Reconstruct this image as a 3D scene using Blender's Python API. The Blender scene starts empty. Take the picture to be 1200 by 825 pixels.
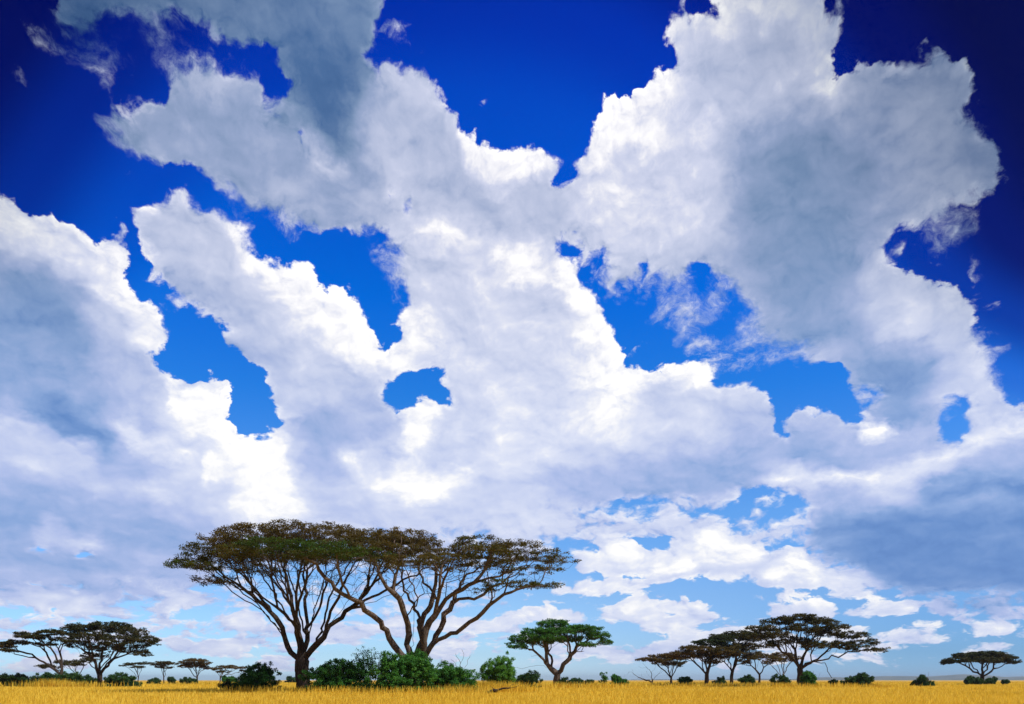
import bpy, math, random
import numpy as np
from mathutils import Vector

sc = bpy.context.scene
col = sc.collection
sc.render.engine = 'CYCLES'
sc.view_settings.view_transform = 'Standard'; sc.view_settings.look = 'None'
sc.view_settings.exposure = 0.0; sc.view_settings.gamma = 1.0
sc.view_settings.use_curve_mapping = False
sc.cycles.use_denoising = True
random.seed(7)

# ----------------------------------------------------------------------------------------------
# camera: eye height above the savanna, level, lens raised so the plain is a strip along the bottom
EYE, FPX, HZ = 1.5, 942.0, 797.0
cd = bpy.data.cameras.new('camera'); cam = bpy.data.objects.new('camera', cd); col.objects.link(cam)
cam.location = (0, 0, EYE); cam.rotation_euler = (math.pi / 2, 0, 0)
cd.sensor_width = 36.0; cd.lens = 36.0 * FPX / 1200.0
cd.shift_y = (HZ - 412.5) / 1200.0
cd.clip_start = .1; cd.clip_end = 60000
sc.camera = cam

# ----------------------------------------------------------------------------------------------
# the cloud chart: a small chart of the day's clouds (cover, brightness, softness of edge) sketched with
# polygons, ovals and strokes, then read off on an azimuth/elevation table for the sky's ramps
W, H, CS = 400, 274, 3.0
yy, xx = np.mgrid[0:H, 0:W]; X = (xx + .5) * CS; Y = (yy + .5) * CS
def inside(P):
    P = np.array(P, float); c = np.zeros(X.shape, bool); n = len(P)
    for i in range(n):
        x1, y1 = P[i]; x2, y2 = P[(i + 1) % n]
        if y1 == y2: continue
        c ^= ((y1 > Y) != (y2 > Y)) & (X < (x2 - x1) * (Y - y1) / (y2 - y1) + x1)
    return c
def blur(a, s):
    s = s / CS
    r = int(3 * s) + 1; k = np.exp(-.5 * (np.arange(-r, r + 1) / s) ** 2); k /= k.sum()
    b = np.pad(a, r, mode='edge')
    b = sum(k[i] * b[:, i:i + W] for i in range(2 * r + 1))
    return sum(k[i] * b[i:i + H, :] for i in range(2 * r + 1))
C = np.ones((H, W)); B = np.full((H, W), .62); S = np.full((H, W), .35)
def hole(P, v=0.): C[inside(P)] = v
def ell(A, x, y, rx, ry, v, rot=0, k=1., hard=1.0):
    a = math.radians(rot); R = max(rx, ry)
    j0, j1 = max(0, int((y - R) / CS) - 1), max(0, int((y + R) / CS) + 2)
    i0, i1 = max(0, int((x - R) / CS) - 1), max(0, int((x + R) / CS) + 2)
    sl = (slice(j0, j1), slice(i0, i1)); dx = X[sl] - x; dy = Y[sl] - y
    u = (dx * math.cos(a) + dy * math.sin(a)) / rx; w = (-dx * math.sin(a) + dy * math.cos(a)) / ry
    m = np.clip((1.0 - np.sqrt(u * u + w * w)) / hard, 0, 1); m = m * m * (3 - 2 * m) * k
    A[sl] = A[sl] * (1 - m) + v * m
def pol(A, P, v, s=20, k=1.):
    m = blur(inside(P).astype(float), s) * k
    A[:] = A * (1 - m) + v * m
def line(A, P, r, v, k=1.):
    P = np.array(P, float); d = np.full(X.shape, 1e9)
    for (x1, y1), (x2, y2) in zip(P[:-1], P[1:]):
        t = np.clip(((X - x1) * (x2 - x1) + (Y - y1) * (y2 - y1)) / ((x2 - x1) ** 2 + (y2 - y1) ** 2 + 1e-9), 0, 1)
        d = np.minimum(d, np.hypot(X - x1 - t * (x2 - x1), Y - y1 - t * (y2 - y1)))
    m = np.clip(1 - d / r, 0, 1); m = m * m * (3 - 2 * m) * k
    A[:] = A * (1 - m) + v * m
# ---- cover: clear-sky regions -----------------------------------------------
hole([(-20,-20),(60,-20),(75,40),(95,52),(112,12),(150,8),(165,38),(195,25),(225,18),(245,28),(262,48),(290,55),(318,62),(338,100),(340,116),(322,112),(312,122),(308,90),(290,92),(262,85),(245,68),(235,70),(222,82),(205,80),(190,86),(197,116),(165,118),(145,130),(135,146),(105,160),(118,166),(138,174),(160,184),(185,192),(226,194),
 (268,222),(300,244),(330,258),(360,280),(420,278),(440,264),(465,264),(466,284),(460,292),(438,285),(450,310),(455,330),(470,345),(480,352),(465,362),(455,370),(462,385),(470,398),(464,403),(440,392),(425,375),(415,352),(395,343),(372,340),(372,325),(360,312),(325,300),(300,292),(286,291),(287,270),(280,253),(268,255),(255,260),(245,258),(228,254),(224,232),(207,219),(190,226),(180,237),(160,240),(158,250),(165,285),(180,305),(190,325),(210,345),(235,365),(262,380),(272,386),(265,400),(263,408),(280,430),(298,435),(310,450),(318,470),(320,490),(310,500),(313,526),(302,514),(276,500),(268,470),(262,446),(240,428),(215,442),(205,440),(190,430),(170,420),(195,410),(201,395),(190,370),(170,345),(150,322),(145,300),(148,270),(148,255),(130,250),(128,270),(110,275),(75,250),(55,240),(35,242),(30,250),(15,240),(12,225),(-20,218)])
hole([(445,-20),(835,-20),(838,25),(820,22),(808,25),(790,12),(778,30),(776,60),(790,76),(770,80),(765,105),(745,115),(735,118),(725,104),(708,120),(700,150),(690,165),(680,180),(670,195),(672,212),(655,213),(648,195),(645,172),(615,168),(595,172),(575,178),(565,165),(548,150),(530,130),(510,112),(510,90),(495,84),(480,95),(455,80),(445,112),(440,85),(425,70),(440,55),(445,30)])
hole([(640,282),(668,272),(671,288),(690,325),(715,335),(732,340),(746,330),(752,300),(760,305),(772,330),(785,345),(800,342),(806,320),(830,308),(845,318),(865,335),(880,360),(888,374),(862,378),(860,392),(880,402),(905,415),(930,402),(945,406),(940,420),(950,428),(985,418),(994,430),(1002,470),(1012,490),(985,492),(960,480),(930,488),(915,520),(905,512),(911,490),(905,468),(890,455),(875,450),(860,448),(843,446),(833,425),(815,422),(800,425),(780,422),(765,432),(752,418),(745,428),(735,415),(725,395),(710,385),(700,370),(690,345),(675,325),(662,298),(650,303)])
hole([(975,-20),(1220,-20),(1220,440),(1190,445),(1178,425),(1160,400),(1142,380),(1140,345),(1130,325),(1110,330),(1090,325),(1070,318),(1050,318),(1036,290),(1050,272),(1100,270),(1108,235),(1130,245),(1155,240),(1166,230),(1172,200),(1165,180),(1150,150),(1140,140),(1112,141),(1125,132),(1147,120),(1152,100),(1140,75),(1110,65),(1095,56),(1084,65),(1060,75),(1040,70),(1015,80),(990,82),(978,74),(974,65),(992,40),(985,20),(963,12),(958,-20)])
hole([(1100,490),(1113,468),(1125,458),(1137,470),(1130,490),(1137,510),(1112,522),(1093,514)])
hole([(1130,400),(1145,415),(1165,410),(1180,445),(1150,425),(1135,420)])
hole([(474,432),(518,434),(521,474),(502,470),(487,472),(480,486),(460,484),(453,460)])
ell(C,452,402,12,5,0); ell(C,459,221,8,8,0,hard=.5); ell(C,478,235,7,11,0,hard=.5); ell(C,450,245,9,7,0,hard=.6)
ell(C,358,165,14,6,.1,-20,hard=.6); ell(C,318,130,5,14,0,hard=.6); ell(C,470,345,14,8,.2); ell(C,442,371,6,5,.2)
ell(C,880,585,34,9,.15,hard=.8); ell(C,910,595,26,8,.1,hard=.8); ell(C,940,590,20,7,.2)
ell(C,1004,250,10,7,.1); ell(C,1024,252,8,5,.2); ell(C,1185,500,10,6,.3)
hole([(1150,395),(1220,380),(1220,470),(1185,462),(1165,440),(1150,425)])
hole([(1040,288),(1100,268),(1112,236),(1170,225),(1220,220),(1220,330),(1140,335),(1090,330),(1052,322)])
# ---- lower sky: pale air with small flat-based cumulus
m=np.clip((Y-596)/50,0,1); C=C*(1-m)+m*(.34+.13*np.clip((660-X)/160,0,1))
m=np.clip((Y-735)/40,0,1); C=C*(1-m)+m*.30
for x,y,rx,ry,v in [(640,610,90,18,.9),(770,604,80,14,.8),(600,640,60,30,.8),(860,596,40,12,.6),(880,588,26,8,.25),(905,610,26,14,.25),(470,640,120,26,.66),(130,690,130,18,.6),(60,712,90,10,.62),(1160,715,70,14,.75),(1090,712,40,8,.62),(1030,600,60,14,.8)]:
    ell(C,x,y,rx,ry,v)
pol(C,[(965,600),(1210,585),(1210,690),(1100,692),(1040,682),(1000,662),(960,640)],.95,12)
pol(C,[(-20,590),(250,600),(230,690),(-20,672)],.85,14,.7)
# ---- brightness ---------------------------------------------------------------
pol(B,[(40,-20),(445,-20),(445,110),(420,180),(380,190),(340,120),(250,60),(60,60)],.34,22)
pol(B,[(300,60),(440,60),(430,170),(380,210),(345,170)],.24,24); ell(B,110,30,70,50,.2); ell(B,400,20,60,60,.36)
pol(B,[(110,150),(200,100),(250,75),(330,120),(400,190),(470,240),(440,280),(330,265),(200,205)],.52,14)
ell(B,250,95,40,24,.66,30); ell(B,380,185,40,18,.72,30); ell(B,330,220,80,26,.58,25); ell(B,150,150,50,26,.45); ell(B,430,240,50,30,.62)
pol(B,[(440,100),(510,85),(560,160),(640,180),(660,280),(560,330),(470,300),(470,230),(400,190)],.68,18)
ell(B,490,140,50,40,.7); line(B,[(545,150),(560,185),(580,200),(600,235)],26,.88,.8); ell(B,615,190,34,26,1.0,0,hard=.6); ell(B,525,278,60,34,.92); ell(B,605,305,44,34,.98); ell(B,580,240,30,30,.6,0,.6); ell(B,420,195,40,26,.5)
ell(B,640,240,40,24,.66); 
pol(B,[(470,330),(600,330),(690,380),(720,430),(700,520),(600,560),(560,480),(480,420)],.74,20)
line(B,[(655,310),(668,335),(690,372),(712,400),(735,430)],22,1.0,.9); line(B,[(690,395),(720,470),(735,500)],44,.95,.9); ell(B,725,480,34,34,1.0)
line(B,[(470,375),(500,390)],26,.95); ell(B,440,430,44,22,.9,25); ell(B,470,420,28,18,.96)
ell(B,575,430,70,60,.72,0,.8); ell(B,640,470,60,50,.74,0,.7)
# bright burst under the middle
ell(B,500,478,34,16,1.0,0); ell(B,492,512,26,36,.98,8); ell(B,478,545,22,22,.95); ell(B,500,568,62,26,1.05,-6); ell(B,452,562,44,16,.92,14); ell(B,540,556,26,14,.88); ell(B,412,538,26,18,.92,30); ell(B,602,485,13,22,.92,10); ell(B,594,515,12,12,.88); ell(B,580,534,16,9,.88,-30); ell(B,560,556,14,9,.9,-30); line(B,[(642,528),(630,548)],9,.95); ell(B,545,515,24,24,.7); ell(B,395,500,34,40,.50); ell(B,360,490,50,44,.52); ell(B,370,570,46,34,.60); ell(B,612,550,30,24,.74); ell(B,440,500,22,22,.66)
ell(B,480,620,140,22,.72); ell(B,560,610,80,24,.66)
# middle cloud body and base
pol(B,[(740,430),(790,425),(835,430),(900,470),(905,520),(860,575),(620,585),(600,560),(720,500)],.66,16)
line(B,[(760,435),(780,430),(800,440)],18,.9); line(B,[(810,425),(828,435),(838,452)],16,1.0); ell(B,740,455,34,24,.97); ell(B,680,440,40,40,.9,0,.8); ell(B,775,480,24,20,.62); ell(B,800,460,30,20,.8,0,.8)
pol(B,[(640,555),(760,540),(900,510),(895,555),(840,580),(660,585)],.5,12); ell(B,690,575,70,12,.45); ell(B,870,500,40,40,.58)
# cloud 2
pol(B,[(160,240),(205,212),(230,250),(285,262),(330,305),(420,360),(460,400),(470,450),(400,470),(330,480),(300,430),(230,360)],.66,12)
ell(B,205,228,26,20,.8); ell(B,170,245,18,14,.84); ell(B,275,265,24,18,.84); line(B,[(305,300),(335,312),(365,335)],30,1.0,.9); line(B,[(375,350),(405,360),(430,400)],34,1.03); line(B,[(330,345),(370,380),(420,430)],26,.92,.8)
line(B,[(200,320),(260,390),(320,440)],36,.55,.8); ell(B,400,445,60,30,.6); ell(B,345,415,40,24,.7,30)
line(B,[(318,482),(345,488)],12,1.0); ell(B,330,520,22,30,.85)
# left cloud
pol(B,[(-20,220),(60,240),(150,310),(200,395),(180,420),(120,330),(60,300),(-20,300)],.84,14); ell(B,95,290,40,22,.74,30)
pol(B,[(-20,310),(60,315),(110,340),(90,370),(110,400),(60,480),(-20,480)],.44,22); ell(B,40,360,80,50,.4,0,.8)
ell(B,150,345,60,26,.9,20); ell(B,170,375,34,34,.88); ell(B,105,385,26,14,.78,20); ell(B,170,408,36,14,.86)
pol(B,[(60,420),(180,430),(190,480),(150,520),(220,590),(100,590),(40,470)],.5,20)
ell(B,60,490,70,24,.32,25); ell(B,140,540,70,30,.5)
ell(B,198,442,14,12,1.05,40); ell(B,235,470,40,30,1.05,0,hard=.6); ell(B,225,500,40,24,.85); line(B,[(135,490),(155,495)],16,.85); line(B,[(150,512),(190,525),(215,540)],20,.85,.9); line(B,[(270,500),(300,540),(330,580)],52,1.05); ell(B,250,552,30,18,1.0); ell(B,300,600,60,24,.95); ell(B,255,615,40,16,.8)
line(B,[(0,490),(30,490),(60,510),(110,535)],14,.6,.8); ell(B,40,545,44,13,.68); ell(B,115,575,30,13,.8); ell(B,180,575,46,15,.74); line(B,[(10,590),(30,610),(45,630)],14,.8)
pol(B,[(-20,595),(260,625),(260,690),(-20,690)],.38,16); ell(B,42,632,24,26,.82,35); ell(B,100,633,30,13,.86); ell(B,60,655,40,16,.6)
ell(B,130,600,80,18,.5)
# right cloud
pol(B,[(680,190),(700,140),(770,85),(780,20),(850,-20),(960,-20),(985,90),(900,150),(860,260),(700,300),(670,260)],.76,16)
line(B,[(700,165),(712,125),(735,100),(775,95)],34,1.0,.95); ell(B,790,40,30,26,.8); ell(B,845,25,24,30,.82); ell(B,830,150,26,16,.86); ell(B,700,250,50,40,.8); ell(B,810,250,60,20,.82); ell(B,820,120,60,24,.56,-10,.8); ell(B,750,150,40,30,.9); ell(B,900,40,60,40,.6,0,.7); ell(B,905,30,14,14,.8)
pol(B,[(870,140),(1000,150),(1060,190),(1040,260),(1000,300),(1010,390),(1080,400),(1090,480),(1020,490),(960,400),(900,380),(860,300)],.46,26)
ell(B,940,380,80,60,.4,30); ell(B,1060,440,60,40,.4); ell(B,1050,480,40,20,.36); ell(B,880,190,60,40,.5); ell(B,760,310,90,24,.62,10,.7)
line(B,[(970,95),(985,90),(995,105)],28,.86); ell(B,945,65,26,20,.7); ell(B,985,15,20,12,.5); ell(B,1110,90,44,34,.56); line(B,[(1085,60),(1110,72),(1140,85)],14,.72); ell(B,1020,120,40,24,.52); ell(B,1140,190,34,50,.5); ell(B,1050,230,60,18,.6); ell(B,1000,170,60,26,.54)
pol(B,[(1000,265),(1035,290),(1060,318),(1140,330),(1140,390),(1060,390),(1010,330)],.64,12); ell(B,1120,345,22,20,.82); ell(B,1065,360,18,14,.8); ell(B,1100,310,26,20,.45); ell(B,1060,390,40,14,.7)
# right lower banks
pol(B,[(900,510),(960,480),(1080,520),(1210,440),(1210,585),(1040,575),(920,590)],.52,14)
ell(B,1018,502,20,15,1.1,0,hard=.5); ell(B,985,510,40,20,.66); line(B,[(1000,560),(1080,545),(1130,525),(1170,495),(1200,490)],22,.74,.9); ell(B,935,565,40,18,.76); ell(B,1040,565,30,14,.78); ell(B,1150,470,40,22,.64,-20); ell(B,1160,450,24,12,.7); ell(B,1150,430,22,14,.66); ell(B,960,540,60,18,.44); line(B,[(1090,575),(1130,585),(1200,575)],14,.26,.9); line(B,[(1090,592),(1200,590)],14,.62,.8)
pol(B,[(955,610),(1210,600),(1210,695),(1100,692),(1040,682),(1000,662),(940,640)],.17,14); ell(B,1170,625,44,14,.4); ell(B,1100,665,10,8,.36); ell(B,970,634,50,12,.4)
# firmer greys
pol(B,[(-20,330),(70,325),(92,345),(108,378),(92,400),(100,440),(60,480),(-20,480)],.38,12,.65)
pol(B,[(40,462),(90,470),(140,515),(120,535),(60,500)],.24,12,.9)
pol(B,[(100,425),(160,428),(182,460),(175,490),(120,470)],.54,10,.8)
pol(B,[(-10,500),(60,505),(118,535),(110,556),(-10,560)],.60,8,.7); ell(B,40,545,40,10,.74); line(B,[(0,492),(36,490),(62,506),(112,532)],9,.74,.8)
pol(B,[(326,488),(394,480),(400,520),(380,575),(340,570),(334,520)],.50,12,.85)
pol(B,[(610,560),(700,552),(800,536),(900,512),(896,552),(850,578),(660,586)],.50,9,.9)
pol(B,[(228,330),(262,388),(300,432),(330,470),(300,440),(240,370),(205,330)],.48,8,.7)
pol(B,[(880,160),(960,170),(1010,230),(990,300),(1000,380),(930,370),(890,290),(850,230)],.40,26,.7)
pol(B,[(1010,395),(1090,402),(1096,470),(1060,495),(1010,470)],.36,14,.8)
pol(B,[(905,520),(960,505),(1040,520),(1120,515),(1060,545),(980,560),(910,556)],.42,9,.8)
pol(B,[(1080,566),(1210,560),(1210,585),(1100,586)],.24,7,.9)
line(B,[(905,568),(935,556),(985,566),(1050,550),(1110,540),(1150,512),(1200,495)],13,.84,.85)
# large soft shade on the far side of each bank, light kept to the sunward rims
pol(B,[(478,320),(560,330),(640,380),(690,440),(660,520),(600,540),(560,470),(520,400)],.68,22,.75)
pol(B,[(440,110),(500,120),(560,200),(600,250),(560,262),(500,255),(470,215)],.57,16,.6)
pol(B,[(560,200),(660,215),(665,280),(620,275),(560,262)],.60,14,.6)
pol(B,[(170,250),(200,240),(250,300),(330,360),(400,430),(380,470),(300,425),(230,345)],.63,12,.7)
pol(B,[(690,215),(740,170),(800,140),(850,170),(860,260),(800,300),(720,290)],.71,22,.7)
pol(B,[(800,60),(900,30),(950,70),(960,120),(880,140),(820,110)],.56,16,.6)
line(B,[(702,168),(712,128),(733,102),(772,96)],20,1.0,.9); line(B,[(775,70),(782,40),(800,28)],12,.86,.8)
line(B,[(658,312),(672,340),(694,374),(716,404),(738,430)],15,1.02,.95); ell(B,716,468,32,44,.96); ell(B,528,278,34,20,.88); ell(B,606,302,34,24,.94)
line(B,[(306,302),(335,312),(364,334)],18,1.0,.95); line(B,[(376,350),(405,360),(432,400),(455,410)],20,1.03,.95); ell(B,395,392,40,26,.86,35,.8)
line(B,[(162,236),(172,226),(190,216),(206,214),(224,232)],9,.84,.9); line(B,[(262,262),(284,262),(288,284)],9,.84,.8)
line(B,[(0,226),(14,240),(30,254),(50,246),(76,258),(104,276),(132,292),(150,316)],13,.9,.9); line(B,[(160,335),(185,362),(198,392)],12,.9,.8)
line(B,[(744,428),(768,430),(792,428),(806,430)],9,.95,.9); line(B,[(812,425),(828,436),(838,450)],9,1.03,.9)
pol(B,[(740,552),(830,536),(905,508),(900,552),(850,580),(740,584)],.42,10,.8)
line(B,[(478,372),(466,392),(440,396)],8,.6,.7); pol(B,[(455,470),(470,500),(440,520),(405,520),(398,470),(420,440)],.52,10,.8); line(B,[(330,480),(345,520),(350,570)],10,.46,.6)
line(B,[(520,110),(548,150),(566,172),(600,168)],10,.90,.8); line(B,[(600,235),(580,205),(560,190)],9,.86,.7)
pol(C,[(650,590),(760,586),(900,576),(962,590),(950,612),(800,606),(700,610)],.34,6,.9); ell(C,700,602,34,9,.72); ell(C,775,600,30,9,.7); ell(C,835,598,24,9,.66)
# lower cumulus: (centre x, base y, half width, height, brightness)
mm=np.clip((Y-596)/40,0,1); B=B*(1-mm)+mm*np.where(X>950,B,.58)
pol(B,[(-20,560),(60,575),(160,600),(260,620),(250,665),(160,690),(-20,700)],.42,16,.9); pol(C,[(-20,590),(255,610),(240,680),(-20,690)],.9,12,.9); line(B,[(-10,676),(60,670),(120,680),(200,675)],7,.62,.8); ell(B,190,652,40,7,.6); ell(B,60,690,150,14,.46); ell(B,1150,715,90,16,.42); ell(B,640,612,90,14,.74); ell(B,770,606,70,10,.62); ell(B,600,645,60,26,.66)
SC = np.full((H, W), 1.0)
def cumulus(x, y, w, h, b, seed):
    r_ = np.random.default_rng(seed); nb = max(3, int(w / h * 2.6)); us = np.linspace(-.85, .85, nb) + r_.uniform(-.12, .12, nb)
    ell(C, x, y - h * .22, w * 1.08, h * .45, .72, 0, 1, .5); ell(B, x, y - h * .3, w * 1.2, h * .7, .78 * b, 0, .9, .6)
    for u in us:
        r = h * (.62 + .38 * r_.random()) * (1 - .45 * abs(u) ** 1.5)
        ell(C, x + u * w, y - r * .52, max(r * .75, w * .9 / nb + 5), r * .60, 1.0, 0, 1, .5)
        ell(B, x + u * w + r * .1, y - r * .66, max(r * .55, w * .7 / nb + 4), r * .42, 1.04 * b, 0, .95, .8)
    ell(B, x, y - h * .02, w * .95, h * .24, .56 * b, 0, .9); ell(C, x, y + h * .20 + 4, w * 1.2, h * .16 + 4, .18, 0, .9, .8)
    ell(SC, x, y - h * .5, w * 1.3, h * .9, 0.1, 0, 1, .6)
for i, a_ in enumerate([(832,676,58,64,1.0),(786,677,26,40,.96),(722,672,40,50,1.0),(706,694,50,18,.96),(742,726,30,30,.95),(800,722,44,24,.96),(784,738,42,11,.9),(638,730,38,28,.95),(932,690,30,54,1.0),(985,692,46,22,.96),(938,722,40,26,.94),(1034,720,27,25,.96),(1070,750,36,16,.86),(1166,742,36,14,.86),(1163,762,34,7,.8),(1100,722,30,10,.66),(1185,720,30,9,.66),
    (50,636,20,26,.86),(100,640,24,18,.9),(56,703,60,12,.82),(70,717,75,12,.80),(95,724,50,6,.72),(190,727,34,12,.90),(220,707,32,14,.86),(284,735,18,20,.92),(203,760,20,11,.8),(245,760,18,11,.78),(290,757,24,16,.82),(447,742,28,16,.9),(398,760,16,24,.86),(534,738,18,18,.92),(578,740,18,18,.9),(700,765,22,9,.8),(760,768,20,8,.75),(640,752,30,10,.85),(820,752,36,8,.8),(140,676,40,8,.7),(30,680,50,9,.6),(1010,762,30,6,.7),(660,775,40,6,.75),(20,745,40,7,.7),(340,770,40,8,.75)]):
    cumulus(*a_, i)
r_ = np.random.default_rng(77)
for i in range(46):
    y = r_.uniform(742, 786); x = r_.uniform(-10, 1010 if y < 765 else 1210); k = (800 - y) / 60
    cumulus(x, y, r_.uniform(16, 42) * (.5 + k), r_.uniform(7, 15) * (.4 + k), r_.uniform(.74, .9), 100 + i)
ell(C,760,594,120,7,.34,0,.9); ell(C,640,592,60,5,.4,0,.8); ell(C,905,590,40,9,.25,0,.9); ell(C,955,640,26,9,.3,0,.9)
pol(B,[(965,600),(1210,600),(1210,690),(1100,690),(1040,680),(1010,655),(960,630)],.27,14); ell(B,1170,625,44,14,.40); ell(B,970,630,50,10,.42)
# ---- softness ------------------------------------------------------------------
S[:]=.36
for x,y,rx,ry,v in [(730,120,110,110,.06),(430,360,140,110,.06),(210,260,90,90,.15),(80,300,190,120,.1),(240,480,110,110,.05),(720,400,90,110,.05),(810,440,80,60,.1),(1000,60,80,60,.2),(610,190,50,40,.1),(1080,350,110,80,.25),(560,170,50,60,.25),(500,470,60,60,.08),(1020,500,40,30,.05),(1110,80,60,50,.3),
   (1110,490,60,60,.7),(490,455,50,40,.35),(1170,430,60,50,.8),(150,60,220,80,.95),(300,240,230,70,.75),(800,360,170,70,.95),(1120,270,90,50,.95),(900,410,120,60,.9),(450,320,60,90,.8),(100,170,110,60,.8),(470,70,90,60,.7),(1150,150,80,90,.55)]:
    ell(S,x,y,rx,ry,v)
m=np.clip((Y-590)/40,0,1); S=S*(1-m)+m*(.08+.42*SC)
S=blur(S,10); B=blur(np.clip(B,0,1.1),3); wz=np.clip((S-.42)/.45,0,1)*np.clip((600-Y)/30,0,1); C=blur(C,4)*(1-wz)+blur(C,17)*wz
# wisps inside the clear areas
for x,y,rx,ry,v,rot in [(100,75,28,9,.42,40),(60,40,50,22,.4,0),(30,105,24,8,.3,20),(185,55,14,20,.36,20),(120,105,20,8,.42,50),(470,30,26,10,.42,25),(510,60,14,6,.3,40),(570,125,13,16,.52,10),(655,178,24,12,.5,-10),(700,310,26,26,.46,0),(765,335,10,30,.46,-15),(790,370,32,9,.42,-15),(845,345,22,24,.42,0),(825,400,34,18,.5,10),(900,410,30,22,.52,20),(870,425,26,14,.45,0),(935,415,14,12,.46,0),(1100,298,24,16,.5,-20),(1060,300,10,8,.4,0),(1157,303,15,13,.52,30),(1160,355,16,26,.5,-30),(1175,350,14,10,.4,0),(1125,262,22,10,.45,0),(985,8,24,12,.5,0),(1003,40,12,12,.42,0),(1020,460,14,22,.46,0),(1160,420,16,10,.5,0),(150,200,24,8,.46,10),(185,330,24,10,.4,40),(210,358,16,6,.6,0),(205,385,18,5,.35,20),(305,495,8,8,.4,0),(455,312,16,18,.42,0),(440,300,10,10,.4,0),(425,330,10,10,.3,0),(350,270,20,10,.52,0),(140,270,10,26,.58,0),(760,405,18,6,.35,10),(720,18,20,6,.35,0),(790,0,12,12,.45,0)]:
    ell(C,x,y,rx*1.5,ry*1.5,v+.06,rot,hard=.8)
for x,y,rx,ry,v,rot in [(720,345,60,26,.5,20),(800,372,60,40,.5,30),(850,340,40,30,.46,0),(870,420,60,26,.55,10),(820,410,46,18,.5,0),(960,415,30,20,.5,0),(1005,470,24,40,.5,0),(120,60,70,40,.5,30),(190,60,34,34,.42,0),(60,50,50,40,.46,0),(110,95,30,20,.5,40),(150,165,50,14,.5,15),(470,300,30,40,.5,0),(455,350,20,24,.45,0),(1120,290,40,24,.52,-10),(1160,320,24,40,.5,0),(1150,245,30,14,.5,0),(1170,405,30,30,.5,0),(330,130,16,26,.5,0),(480,50,50,24,.46,20),(655,190,30,20,.52,0),(1010,30,40,20,.45,0),(190,350,24,30,.4,0)]:
    ell(C,x,y,rx,ry,np.maximum(v,0),rot,.7)
# ---- read off on the table
CLOUD_AZ, CLOUD_EL, NCOL, NROW = math.radians(35.0), math.radians(41.5), 94, 56
def cloud_table():
    az = -CLOUD_AZ + 2 * CLOUD_AZ * np.arange(NCOL) / (NCOL - 1)
    el = CLOUD_EL * (np.arange(NROW) / (NROW - 1)) ** 1.15
    A, E = np.meshgrid(az, el)
    px = np.clip((600 + FPX * np.tan(A)) / CS - .5, 0, W - 1.001)
    py = np.clip((HZ - FPX * np.tan(E) / np.cos(A)) / CS - .5, 0, H - 1.001)
    i = px.astype(int); j = py.astype(int); fx = px - i; fy = py - j
    def rd(T): return (T[j, i] * (1 - fx) + T[j, i + 1] * fx) * (1 - fy) + (T[j + 1, i] * (1 - fx) + T[j + 1, i + 1] * fx) * fy
    return np.stack([np.clip(rd(C), 0, 1), np.clip(rd(B) / 1.1, 0, 1), np.clip(rd(S), 0, 1)], -1)
TABLE = cloud_table()

# ----------------------------------------------------------------------------------------------
# sky: Nishita air behind drifting cumulus, all worked out from the view direction (azimuth, elevation)
SUN_EL, SUN_AZ = math.radians(50.0), math.radians(114.0)      # azimuth measured from +Y towards +X

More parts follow.
